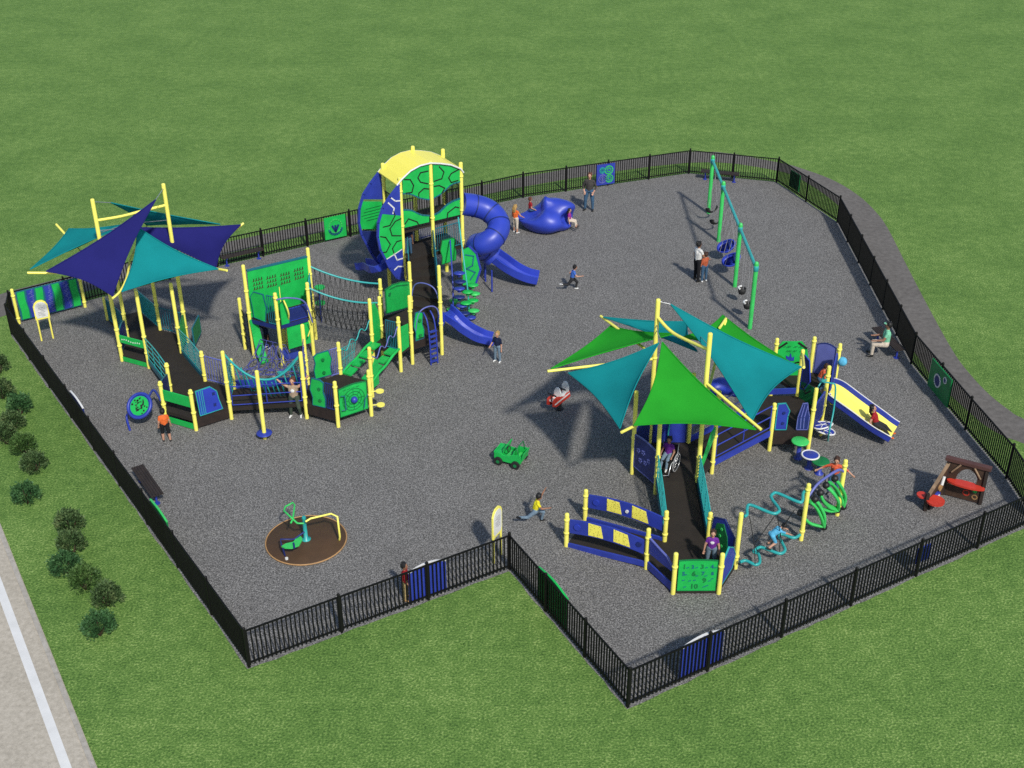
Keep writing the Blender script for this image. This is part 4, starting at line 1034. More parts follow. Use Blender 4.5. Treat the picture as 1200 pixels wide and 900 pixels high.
# slide with yellow bed
st = xyz(lerp(h5, h4, .5), zI)
chute(T2, [st, st+V((.12, -.06, -.02)), lerp(st, G(1032, 500, .42), .35)+V((0, 0, .03)), lerp(st, G(1032, 500, .42), .68)+V((0, 0, .01)), G(1032, 500, .42), G(1046, 509, .26)], .95, .2, 'yellow', side='blue', lip='white')
mb = MB(); mb.wall(st+V((.3, .35, 0)), st+V((1.3, .05, 0)), [(.1, .55), (.9, .3), (1.0, .6), (.5, 1.0), (.15, 1.1)], .04, 'green', 0); mb.build('panel', T2)
# leaf pod climber with bent teal pole
mb = MB(); mb.tube(catmull([xyz(HH[0], 2.0), G(963, 447, 2.1), G(973, 449, 2.1), G(979, 453, 2.0), G(977, 480, 1.2), G(972, 505, .6), G(970, 517, 0)], 6), .028, 'teal', 7)
mb.tube(catmull([G(958, 455, 1.7), G(963, 446, 1.9), G(967, 438, 2.15)], 5), .025, 'teal', 7)
PC = mb.build('pod_climber', T2)
for x, y, z, s in ((964, 499, .62, 1), (967, 506, .35, -1)):
    mb = MB(); p = G(x, y, z); o = [p+V((.3*math.cos(k*PI/8)*1.05, .2*math.sin(k*PI/8)*(1-.35*math.cos(k*PI/8)*s), .05*math.cos(k*PI/8)*s)) for k in range(16)]
    mb.prism(o, (0, 0, .04), 'blue'); mb.tube([v+V((0, 0, .03)) for v in o], .03, 'white', 6, True)
    for k in (2, 5, 8, 11, 14): mb.tube([p+V((0, 0, .05)), lerp(p, o[k], .8)+V((0, 0, .05))], .012, 'white', 5)
    mb.tube([p, p+V((-.12, .1, -.2))], .04, 'yellow', 6); mb.build('pod', PC)
# wavy rope climber c1 - c2 and hoop climber c2 - c3
c1, c2, c3 = HB[0], G2(938.5, 633), V((9.6, 29.55))
post(T2, c2, 1.98, clamps=(.3, 1.75)); post(T2, c3, 1.98, clamps=(.3, 1.75))
z6 = lambda L, z: [G(840+x/6, 520+y/6, z) for x, y in L]
top = catmull(z6([(192, 512), (212, 498), (213, 455), (238, 430), (385, 488), (432, 480), (436, 455), (383, 380), (395, 352), (430, 348), (570, 408), (602, 400), (608, 345), (640, 320)], 1.7), 5)
bot = catmull(z6([(163, 832), (205, 822), (270, 850), (302, 832), (292, 775), (258, 758), (300, 728), (345, 738), (440, 772), (480, 748), (458, 695), (436, 650), (460, 636), (540, 662), (585, 640)], .4), 5)
MB().tube(top, .046, 'teal', 8).build('wavy_rail', T2); MB().tube(bot, .046, 'teal', 8).build('wavy_rail', T2)
mb = MB()
for a, b in (((230, 510), (262, 700)), ((405, 510), (270, 702)), ((425, 510), (443, 622)), ((545, 465), (448, 615))):
    mb.tube([z6([a], 1.66)[0], z6([b], .95)[0]], .012, 'black', 5)
for a, b in (((262, 700), (270, 850)), ((262, 700), (292, 770)), ((446, 618), (455, 690)), ((446, 618), (385, 700)), ((446, 618), (440, 760))):
    mb.tube([z6([a], .95)[0], z6([b], .42)[0]], .012, 'black', 5)
mb.build('climbing_rope', T2)
d = (c3-c2).normalized()
MB().tube(catmull([xyz(c2, 1.5)+V((.05, .05, 0)), xyz(lerp(c2, c3, .25), 1.75), xyz(lerp(c2, c3, .6), 1.8), xyz(lerp(c2, c3, .85), 1.75), xyz(c3, 1.55)], 6), .04, 'lavender', 8).build('hand_rail', T2)
nn = V((d.y, -d.x))
q6 = lambda L: [G(840+x/6, 520+y/6, z) for x, y, z in L]
for bands, clamps in (
    (([(690, 390, 1.3), (728, 440, 1.05), (757, 510, .7), (752, 585, .28)], [(590, 485, .85), (612, 520, .62), (660, 562, .4), (752, 585, .28)], [(655, 405, 1.25), (700, 450, 1.0), (735, 520, .65), (752, 585, .28)]), ((690, 390, 1.3), (590, 485, .85), (752, 585, .28))),
    (([(768, 292, 1.35), (820, 345, 1.1), (857, 410, .7), (850, 463, .3)], [(728, 345, 1.2), (745, 395, .95), (790, 440, .6), (850, 463, .3)], [(735, 455, .6), (790, 470, .4), (850, 463, .3)]), ((768, 292, 1.35), (728, 345, 1.2), (850, 463, .3))),
    (([(830, 245, 1.4), (872, 300, 1.1), (902, 370, .7), (887, 443, .3)], [(800, 275, 1.35), (840, 320, 1.0), (872, 385, .6), (887, 443, .3)]), ((830, 245, 1.4), (887, 443, .3)))):
    for b in bands: MB().tube(catmull(q6(b), 6), .1, 'green_light', 8, flat=.5).build('hoop', T2)
    for c in clamps: MB().sph(q6([c])[0], .11, 'black', 10, 7).build('hoop_clamp', T2)
    a_ = q6([clamps[0]])[0]; MB().tube([a_, xyz(a_.xy+nn*-.12, 1.7)], .02, 'black', 6).build('hanger', T2)
# sails
sail(T2, [G(791, 391, 4.3), G(715.5, 382, 3.5), G(646, 432, 3.6)], 'sail_green', label='green sail at the back left of the canopy')
sail(T2, [G(772, 402, 4.6), G(666, 437, 3.5), G(726.5, 502, 3.3)], 'sail_teal', label='teal sail at the front left of the canopy')
sail(T2, [G(776, 401, 4.6), G(743, 498.5, 3.3), G(886, 503.5, 3.4)], 'sail_green', label='bright green sail at the front of the canopy')
sail(T2, [G(786, 356.5, 5.35), G(881, 494, 3.3), G(939, 430, 3.5)], 'sail_teal', label='teal sail reaching from the right to the rear mast')
sail(T2, [G(800, 395, 4.1), G(847, 369.5, 3.6), G(932, 428, 3.35)], 'sail_green', label='green sail at the back right of the canopy')
sail(T2, [G(707, 371.5, 3.7), G(806, 377, 3.9), G(817, 412, 3.9)], 'sail_teal', label='thin teal sail at the back of the canopy')
cable(T2, xyz(HU[2], 5.45), G(786, 356.5, 5.35)); cable(T2, xyz(HU[2], 4.7), G(772, 402, 4.6)); cable(T2, xyz(HU[5], 4.8), G(791, 391, 4.3)); cable(T2, xyz(HU[5], 5.1), G(806, 377, 3.9)); cable(T2, xyz(HU[2], 4.5), G(776, 401, 4.6))
za, zb = on_plane(767, 369, HU[2], HU[5])[1], on_plane(825, 406, HU[2], HU[5])[1]
um, zm = on_plane(790, 391, HU[2], HU[5]); pm_ = HU[2]+(HU[5]-HU[2]).normalized()*um
arm(T2, catmull([xyz(HU[2], za), xyz(pm_, zm), xyz(HU[5], zb)], 6), .05, 'cross_beam')
for src, z0, p in ((HU[2], 3.6, (704, 370.5, 3.6)), (HU[2], 3.5, (641.5, 435, 3.55)), (HU[5], 3.9, (892, 503.5, 3.4)), (HU[4], 2.9, (728.5, 506.5, 3.3)), (HH[1], 2.35, (942, 430.5, 3.5)), (HU[5], 3.0, (850.5, 375.5, 3.6))):
    arm(T2, [xyz(src, z0), G(*p)])
arm(T2, [G(843.5, 384, 3.75), G(850.5, 373.5, 3.65)])
# ================================================================== free-standing things
# swing frame
t = thing('swing_frame', 'long green post swing frame with three teal beams at the far end', 'swing frame', G2(846, 283))
sp = [G2(829, 250), G2(846, 283), G2(863, 336), G2(884, 385)]
sp = [V((9.0, p.y)) for p in sp]; hs = [2.72]*4
for p in sp:
    mb = MB(); mb.lathe((p.x, p.y, 0), [(.085, 0), (.085, 2.68), (.07, 2.74), (.02, 2.78)], 'green_light', 14); mb.lathe((p.x, p.y, 2.4), [(.09, 0), (.1, .01), (.1, .2), (.09, .21)], 'teal', 14); mb.build('post', t)
for a, b in zip(sp, sp[1:]): MB().tube([xyz(a, 2.52), xyz(b, 2.52)], .065, 'teal', 10).build('beam', t)
def swing_bucket(y, z, label, white=False):
    t = thing('bucket_swing', label, 'swing', (9.0, y, z), 'small black swings')
    mb = MB(); mb.lathe((9.0, y, z-.14), [(.05, 0), (.12, .03), (.155, .14), (.16, .26), (.14, .26), (.13, .14), (.08, .06)], 'rubber', 14); mb.build('seat', t)
    if white:
        mb = MB(); mb.tube([V((9.0+.15*math.cos(a), y+.15*math.sin(a), z+.14)) for a in [PI/2+k*PI/8 for k in range(7)]], .04, 'white', 6); mb.build('rim', t)
    for s in (-.17, .17): MB().tube([(9.0, y+s, z+.15), (9.0, y+s*1.6, 2.47)], .011, 'grey', 5).build('chain', t)
def swing_belt(y, z, label):
    t = thing('bucket_swing', label, 'swing', (9.0, y, z), 'small black swings')
    mb = MB(); mb.tube([V((9.0+.24*math.cos(a), y+.14*math.cos(a), z+.14-.24*math.sin(a))) for a in [k*PI/8 for k in range(9)]], .1, 'rubber', 8, flat=.35); mb.build('seat', t)
    for s in (-1, 1): MB().tube([(9.0+.24*s, y+.14*s, z+.15), (9.0, y+s*.3, 2.47)], .011, 'grey', 5).build('chain', t)
yy = lambda px, py, z: G(px, py, z).y
swing_belt(yy(836, 246, .55), .55, 'black belt swing seat at the far end of the frame'); swing_belt(yy(841, 259.5, .55), .55, 'black belt swing seat, second from the far end')
swing_bucket(yy(871, 341, .55), .55, 'black and white bucket swing just beyond the nearest bay middle', True); swing_bucket(yy(877, 358, .55), .55, 'black and white bucket swing nearest the camera', True)
def saucer(px, py, z, label):
    c = G(px, py, z); c = V((9.0, c.y, z))
    t = thing('chair_swing', label, 'swing', c, 'blue moulded chair swings')
    rot = Matrix.Rotation(math.radians(25), 3, 'X') @ Matrix.Rotation(math.radians(-20), 3, 'Y')
    mb = MB(); pr = [(r_*.8, h_*.9) for r_, h_ in ((.44, .1), (.5, .12), (.52, .07), (.42, -.04), (.2, -.1), (.05, -.1), (.05, -.06), (.2, -.06), (.38, 0))]
    vs = []; fs = []; n = 20
    for r, h in pr:
        for k in range(n): a = 2*PI*k/n; vs.append(c+rot @ V((r*math.cos(a)*1.0, r*math.sin(a)*.8, h+(.3 if math.cos(a) > 0 else .05)*max(0, math.cos(a))*r)))
    for i in range(len(pr)-1):
        for k in range(n): l = (k+1) % n; fs.append([i*n+k, i*n+l, (i+1)*n+l, (i+1)*n+k])
    fs.append(list(range(len(pr)*n-n, len(pr)*n))); fs.append(list(range(5*n, 6*n)))
    mb.add(vs, fs, 'blue_plastic', True); o = mb.build('seat', t)
    mb = MB(); mb.tube([c+rot @ V((.25, -.25, .1)), c+rot @ V((.15, -.12, .16)), c+rot @ V((.15, .12, .16)), c+rot @ V((.25, .25, .1))], .05, 'navy', 7); mb.build('harness', t)
    for s in (-.36, .36):
        for u in (-.3, .35): MB().tube([c+rot @ V((u, s*.8, .12)), (9.0, c.y+s, 2.47)], .011, 'grey', 5).build('chain', t)
saucer(851, 290, .62, 'blue moulded chair swing, farther one of the pair'); saucer(856.5, 306, .62, 'blue moulded chair swing, nearer one of the pair')

# wheelchair carousel
c = G2(359, 634); t = thing('carousel', 'round brown wheelchair carousel with green handle, yellow rail and green seat', 'carousel', c)
mb = MB(); mb.lathe((c.x, c.y, 0.0), [(1.12, .03), (1.14, .05), (1.12, .065), (.02, .07)], 'brown_disc', 48); mb.build('platform', t)
MB().tube([xyz(c+V((1.155*math.cos(k*PI/24), 1.155*math.sin(k*PI/24))), .05) for k in range(48)], .022, 'tan', 6, True).build('rim', t)
mb = MB(); mb.lathe((c.x, c.y, .07), [(.14, 0), (.14, .02), (.06, .04), (.055, .72), (.07, .74), (.05, .8)], 'teal', 14); mb.build('post', t)
z8 = lambda L: [G(290+x/7.5, 570+y/7.5, z) for x, y, z in L]
MB().tube(z8([(495, 325, .85), (440, 325, .9), (320, 215, .95), (333, 178, .95), (400, 142, .95), (415, 165, .95), (398, 290, .9), (380, 325, .85)]), .028, 'green_light', 7).build('push_handle', t)
MB().tube(z8([(510, 310, .85), (555, 282, .9), (735, 240, .95), (790, 265, .9), (812, 440, .3), (808, 470, .07)]), .03, 'yellow', 7).build('rail', t)
mb = MB(); q = z8([(300, 535, .42), (340, 512, .42), (405, 498, .42), (425, 470, .42), (470, 448, .42), (485, 475, .42), (455, 525, .42), (390, 550, .42), (330, 548, .42)]); mb.prism(q, (0, 0, .05), 'green_light'); mb.tube(z8([(405, 498, .49), (412, 540, .49)]), .03, 'navy', 6); mb.build('seat', t)
mb = MB(); mb.tube(z8([(500, 400, .6), (410, 465, .45), (290, 465, .42), (300, 520, .4)]), .026, 'navy', 6); mb.tube(z8([(310, 540, .4), (330, 610, .07)]), .026, 'navy', 6); mb.build('seat_frame', t)
mb = MB(); p = z8([(345, 640, .07)])[0]; mb.disc(p, .045, .05, 'white', 10); mb.build('floor_stop', t)

# signs
def sign(leg0, leg1, poly, label):
    a, b = G2(*leg0), G2(*leg1); t = thing('playground_sign', label, 'sign', (a+b)/2, 'yellow playground signs')
    P = [on_plane(x, y, a, b) for x, y in poly]; zt = max(p[1] for p in P); L = (b-a).length
    for p in (a, b): MB().tube([xyz(p, 0), xyz(p, min(q[1] for q in P)+.15)], .035, 'yellow', 8).build('leg', t)
    u0, u1 = -.05, L+.05; z0 = min(q[1] for q in P); 
    arch = [(u0, z0), (u1, z0), (u1, zt-.22), (u1-.06, zt-.09), (u1-.16, zt-.01), (L/2, zt), (u0+.16, zt-.01), (u0+.06, zt-.09), (u0, zt-.22)]
    mb = MB(); mb.wall(a, b, arch, .04, 'yellow', .0); s = lambda f: [(L/2+(u-L/2)*f, (z0+zt)/2+(z-(z0+zt)/2)*f) for u, z in arch]
    mb.wall(a, b, s(.84), .02, 'white', .02); mb.build('board', t)
    mb = MB()
    for k, (w, x) in enumerate(((.5, 0), (.7, 0), (.4, .1), (.75, 0), (.6, -.05), (.66, 0), (.35, .1))):
        z = zt-.3-k*.055; mb.strip(a, b, [(L/2-w*L*.42+x*L, z), (L/2+w*L*.42+x*L, z)], .018, 'grey', .034, .006)
    mb.build('text_lines', t)
sign((49, 399.5), (62.5, 396.5), [(40.5, 353), (56, 353), (45, 374.5), (57.5, 372)], 'yellow and white sign on two legs in front of the striped drum wall')
sign((578.5, 660), (587, 650), [(577, 600), (587, 599), (577.5, 628), (585, 624)], 'yellow and white sign on two legs behind the front fence corner')

# musical wall
a, b = G2(22.8, 379.4), G2(100, 360); t = thing('drum_wall', 'wall of wavy green and blue panels between two yellow posts', 'play panel', a)
L = (b-a).length
for p in (a, b): post(t, p, 1.48, 0, .06, (.2, 1.15))
mb = MB(); zb_, zt_ = .12, 1.32
mb.wall(a, b, [(.1, zb_), (L-.1, zb_), (L-.1, zt_-.02), (L-.1, zt_), (.1, zt_)], .03, 'teal_dark', 0); mb.build('backing', t)
for i in range(7):
    u0 = .12+(L-.24)*i/7; u1 = .12+(L-.24)*(i+1)/7; w = .06; g = 'green' if i % 2 == 0 else 'blue'
    mb = MB(); zz = [zb_+.04+(zt_-zb_-.08)*k/8 for k in range(9)]; wob = [.02*math.sin(k*.8+i) for k in range(9)]
    mb.wall(a, b, [(u0+wob[k]+.03, zz[k]) for k in range(9)]+[(u1+wob[k]-.03, zz[k]) for k in range(8, -1, -1)], .03, g, .03)
    if g == 'blue':
        for k in range(16): z = zb_+.1+k*.07; mb.strip(a, b, [(u0+.1+.14*random.random(), z), (u0+.17+.14*random.random(), z+.03)], .03, 'lavender', .05, .01)
    mb.build('strip_panel', t)

# round tilted drum with leg
c = G(163.5, 475.5, .75); t = thing('drum_table', 'tilted round blue drum with green speckled face on curved blue legs', 'play panel', G2(153, 504))
ax = V((-.25, -.75, .75)).normalized()
mb = MB(); mb.disc(c-ax*.1, .42, .1, 'blue', 28, ax); mb.tube([c+(ax.orthogonal().normalized()*math.cos(k*PI/14)+ax.cross(ax.orthogonal().normalized())*math.sin(k*PI/14))*.41+ax*.01 for k in range(28)], .055, 'blue', 8, True); mb.build('rim', t)
mb = MB(); mb.disc(c+ax*.0, .33, .015, 'green', 24, ax); o1 = ax.orthogonal().normalized(); o2 = ax.cross(o1)
for k in range(26):
    r, an = .07+.23*random.random(), random.random()*6.28; p = c+o1*r*math.cos(an)+o2*r*math.sin(an)+ax*.012; mb.disc(p, .02+.025*random.random(), .008, 'black', 6, ax)
mb.tube([c+o1*.14*math.cos(k*.5)+o2*.1*math.sin(k*.5)+ax*.02 for k in range(12)], .014, 'black', 5); mb.build('drum_face', t)
MB().tube(catmull([c-o1*.0+V((-.28, -.1, -.2)), xyz(G2(150, 497), .3), xyz(G2(152.5, 505), 0)], 5), .04, 'blue', 8).build('leg', t)
MB().tube(catmull([c+V((.25, .2, .15)), G(180, 457, .75), xyz(HL[3]-V((.07, 0)), .85)], 5), .04, 'blue', 8).build('arm', t)

# yellow post with blue disc in front of the bridge
p = G2(310.5, 514); t = thing('balance_post', 'tall yellow post with a round blue step at its foot', 'play post', p)
post(t, p, 2.56); mb = MB(); mb.lathe((p.x, p.y, .17), [(.08, 0), (.24, .02), (.26, .05), (.24, .07), (.08, .08)], 'blue', 24); mb.build('step_disc', t)

# blue climbing boulder
c = G2(641, 268); t_c = xyz(c, 0)
mb = MB(); n, k_ = 56, 30; vs = []; fs = []
def boulder(dv):
    r = V((1.3*dv.x, .92*dv.y, .72*dv.z)); base = r.length
    f = 1+.07*math.sin(3.1*dv.x+1.2)*math.cos(2.3*dv.z+.5)+.05*math.sin(5*dv.y+dv.x*4)
    def dent(cx, cy, cz, wd, am):
        q = V((cx, cy, cz)).normalized(); return am*math.exp(-((1-dv.dot(q))/wd)**2)
    f -= dent(-.62, -.2, .75, .16, .42)     # scooped seat on the left
    f -= dent(.86, -.42, .22, .1, .45)      # hollow on the right
    f += dent(.45, .2, .85, .2, .28) + dent(-.98, .15, .3, .05, .12)+dent(-.05, -.1, 1, .02, .2)-.16*max(0, -dv.z)
    o_ = r*f
    if o_.z > 0: g_ = min(1, max(0, (o_.x+.75)/.7)); g_ = g_*g_*(3-2*g_); o_.z *= .5+.5*g_+.22*math.exp(-((o_.x+.12)/.12)**2)*math.exp(-((o_.y-.1)/.45)**2)
    return o_
for i in range(k_+1):
    a_ = PI*i/k_
    for j in range(n):
        b_ = 2*PI*j/n; dv = V((math.sin(a_)*math.cos(b_), math.sin(a_)*math.sin(b_), math.cos(a_))); q = boulder(dv); q.z = max(q.z+.5, 0.0); vs.append(t_c+q)
for i in range(k_):
    for j in range(n): l = (j+1) % n; fs.append([i*n+j, (i+1)*n+j, (i+1)*n+l, i*n+l])
mb.add(vs, fs, 'blue_plastic', True); mb.solo('climbing_boulder', 'big smooth blue plastic climbing boulder with a scooped seat and a hollow', 'climber', origin=t_c)

# green jeep on springs
c = G2(599, 541); t = thing('toy_jeep', 'small green play jeep with black wheels on the grey ground', 'play vehicle', (0, 0, 0))
for s in (-.36, .36):
    mb = MB(); prof = [(-.62, .28), (-.5, .2), (.52, .2), (.62, .3), (.6, .55), (.3, .58), (.22, .5), (-.12, .5), (-.2, .62), (-.55, .66), (-.62, .6)]
    mb.prism([(x, s-.03, z) for x, z in prof], (0, .06, 0), 'green'); mb.build('side_panel', t)
mb = MB(); mb.box((-.58, -.32, .24), (.56, .32, .3), 'green'); mb.box((.3, -.32, .5), (.58, .32, .56), 'green'); mb.build('body', t)
mb = MB(); mb.prism([(.56, -.36, .25), (.6, -.36, .58), (.6, .36, .58), (.56, .36, .25)], (.05, 0, 0), 'green'); mb.box((.645, -.25, .35), (.66, .25, .5), 'green_dark'); mb.build('grille', t)
mb = MB(); 
for y in (-.33, .33): mb.tube([(.24, y, .55), (.12, y, .92)], .025, 'green', 6)
mb.tube([(.12, -.33, .92), (.12, .33, .92)], .025, 'green', 6); mb.tube([(.25, -.33, .57), (.25, .33, .57)], .03, 'green_dark', 6); mb.build('windscreen_frame', t)
for x in (-.02, -.45):
    mb = MB(); mb.box((x-.18, -.3, .34), (x+.16, .3, .4), 'green_light'); mb.prism([(x-.2, -.3, .38), (x-.16, -.3, .38), (x-.24, -.3, .75), (x-.28, -.3, .75)], (0, .6, 0), 'green'); mb.build('seat', t)
mb = MB(); mb.tube([V((.1+.02*math.sin(a), .14*math.cos(a), .62+.13*math.sin(a))) for a in [k*PI/7 for k in range(14)]], .018, 'black', 5, True); mb.build('steering_wheel', t)
mb = MB(); mb.tube([(-.5, -.32, .6), (-.42, -.32, .98), (-.42, .32, .98), (-.5, .32, .6)], .025, 'green_dark', 6); mb.build('roll_bar', t)
for x in (-.4, .4):
    for y in (-.46, .4):
        w_ = MB(); w_.disc((x, y, .19), .19, .1, 'rubber', 18, (0, 1, 0)); w_ = w_.build('wheel', t); h = MB(); h.disc((x, y-.012 if y < 0 else y+.1, .19), .08, .012, 'green_dark', 10, (0, 1, 0)); h.build('hub_cap', w_)
t.location = xyz(c); t.rotation_euler.z = math.radians(155); t.scale = (.74, .74, .74)

# red and white spring rider
t = thing('spring_rider', 'red and white spring rider with black handles in the sail shadow', 'spring rider', (0, 0, 0))
mb = MB(); mb.tube([V((.1*math.cos(k*.6), .1*math.sin(k*.6), .02+k*.008)) for k in range(46)], .022, 'rubber', 6); mb.disc((0, 0, 0), .2, .02, 'black', 14); mb.build('spring', t)
for s in (-.16, .12):
    mb = MB(); mb.prism([(x, s, z) for x, z in ((-.55, .36), (.4, .3), (.62, .42), (.6, .66), (.35, .72), (-.1, .55), (-.5, .62))], (0, .04, 0), 'red'); mb.prism([(x, s+(-.006 if s < 0 else .042), z) for x, z in ((-.5, .5), (.5, .42), (.52, .48), (-.48, .56))], (0, .004, 0), 'white'); mb.build('side_panel', t)
mb = MB(); mb.box((-.52, -.12, .46), (.45, .12, .52), 'red'); mb.build('body', t)
for x, h in ((-.42, 1.02), (.1, .98)):
    mb = MB(); mb.prism([(x-.03, y, z) for y, z in ((-.15, .5), (.15, .5), (.16, h-.2), (.08, h-.04), (0, h), (-.08, h-.04), (-.16, h-.2))], (.07, 0, 0), 'white'); mb.build('seat_back', t)
mb = MB(); mb.box((-.4, -.15, .52), (.5, .15, .57), 'white'); mb.build('seat', t)
for x in (-.12, .5):
    mb = MB(); mb.tube([(x, 0, .55), (x-.02, 0, .82)], .025, 'black', 6); mb.tube([(x-.02, -.2, .82), (x-.02, .2, .82)], .032, 'black', 7); mb.build('handlebar', t)
t.location = xyz(G2(655, 479)); t.rotation_euler.z = math.radians(232); t.scale = (.85, .85, .9)

# brown play shop
L0, L1, L2 = G2(1104.5, 579.5), G2(1147.5, 591), G2(1083.5, 598.5)
t = thing('play_shop', 'brown play shop front with red counter and a sloping side wing', 'playhouse', L0)
zt = 1.25
for p, h in ((L0, zt), (L1, zt), (L2, .62)):
    mb = MB(); mb.box((p.x-.05, p.y-.05, 0), (p.x+.05, p.y+.05, h), 'wood_dark'); mb.build('post', t)
L = (L1-L0).length
mb = MB()
n = 10; arc_ = [(.3+(L-.5)*k/n, .84+.28*math.sin(PI*k/n)**.7) for k in range(n+1)]
mb.wall(L0, L1, [(.05, .04), (L-.05, .04), (L-.05, .62), (.05, .62)], .05, 'wood', 0)
mb.wall(L0, L1, [(.05, .62), (.26, .62), (.3, .84), (.3, zt), (.05, zt)], .05, 'wood', 0); mb.wall(L0, L1, [(L-.22, .62), (L-.05, .62), (L-.05, zt), (L-.2, zt), (L-.2, .84)], .05, 'wood', 0)
mb.wall(L0, L1, arc_+[(L-.2, zt), (.3, zt)], .05, 'wood', 0); mb.build('wall', t)
mb = MB(); mb.wall(L0, L1, [(-.12, zt+.0), (L+.12, zt+.0), (L+.12, zt+.1), (-.12, zt+.1)], .18, 'roof_brown', -.01); mb.build('roof_beam', t)
d = (L1-L0).normalized(); nr = V((d.y, -d.x))
mb = MB(); cc = L0+d*(L*.55)+nr*.12; ov = [xyz(cc+d*math.cos(k*PI/12)*.55+nr*math.sin(k*PI/12)*.17, .6) for k in range(24)]; mb.prism(ov, (0, 0, .06), 'red'); mb.build('counter', t)
for u, s in ((.12, 1), (L-.12, -1)): MB().tube([xyz(L0+d*u+nr*.05, zt-.35), xyz(L0+d*(u+.22*s)+nr*.06, zt-.02)], .03, 'wood_light', 6).build('brace', t)
mb = MB(); mb.tube([xyz(L0+d*.05+nr*.06, .48), xyz(L0+d*.55+nr*.1, .52)], .018, 'wood_light', 6); mb.disc(xyz(L0+d*.58+nr*.06, .5), .06, .06, 'tan', 10); mb.build('tap', t)
mb = MB()
ring(mb, L0, L1, L*.6, .3, .09, .03, 'red', .03, .012, 14); mb.strip(L0, L1, [(L*.72, .48), (L*.8, .47)], .05, 'tan', .03, .012); ring(mb, L0, L1, L*.84, .22, .07, .03, 'tan', .03, .012, 12); mb.wall(L0, L1, [(L*.82+.07*math.cos(k), .42+.06*math.sin(k)) for k in range(6)], .012, 'green', .03)
mb.build('wall_decoration', t)
L = (L2-L0).length; mb = MB(); mb.wall(L2, L0, [(0.03, .1), (L-.05, .05), (L-.05, 1.12), (L*.55, .78), (.03, .45)], .05, 'wood', 0); mb.build('side_wing', t)
MB().beam(xyz(L0, 1.19), xyz(L2, .52), .09, .06, 'wood_light').build('sloping_rail', t)
d = (L2-L0).normalized(); nr = V((-d.y, d.x)); nr = nr if nr.x > 0 else -nr
mb = MB(); cc = L0+d*(L*.88)+nr*.2; mb.disc(xyz(cc, .36), .27, .06, 'red', 20); mb.tube([xyz(cc-nr*.15, 0), xyz(cc-nr*.1, .36)], .05, 'wood_dark', 8); mb.build('stool', t)
MB().disc(xyz(L0+d*(L*.92)-nr*.2, .4), .16, .05, 'red', 16).build('outer_seat', t)
mb = MB(); mb.disc(xyz(L0+d*(L*.5)+nr*.03, .22), .19, .05, 'blue', 18, (nr.x, nr.y, 0)); mb.tube([xyz(L0+d*(L*.5+.1*math.cos(k))+nr*.1, .22+.1*math.sin(k)) for k in range(7)], .022, 'white', 6, True); mb.build('wheel_toy', t)
mb = MB(); mb.tube([xyz(L0+d*(L*.28)+nr*.06, .85), xyz(L0+d*(L*.36)+nr*.07, .6)], .05, 'white', 8); mb.disc(xyz(L0+d*(L*.38)+nr*.03, .5), .11, .05, 'tan', 12, (nr.x, nr.y, 0)); mb.build('flour_chute', t)

# stepping stools by the right deck
def stool(px, py, h, m, label, rim=None):
    p = G2(px, py); t = thing('stepping_stool', label, 'stool', p, 'round stepping stools')
    MB().lathe((p.x, p.y, 0), [(.14, 0), (.14, .03), (.075, .05), (.07, h)], 'blue', 12).build('leg', t)
    MB().lathe((p.x, p.y, h), [(.1, 0), (.27, .02), (.28, .05), (.25, .07), (.02, .075)], m, 20).build('top', t)
    if rim: MB().tube([xyz(p+V((.265*math.cos(k*PI/10), .265*math.sin(k*PI/10))), h+.06) for k in range(20)], .03, rim, 6, True).build('rim', t)
stool(935, 537, .6, 'green_light', 'round green stepping stool nearest the right deck'); stool(947.5, 549, .45, 'blue', 'round blue stepping stool with a white rim', 'white'); stool(959.5, 555, .42, 'green_dark', 'round green stepping stool beside the girl in orange')
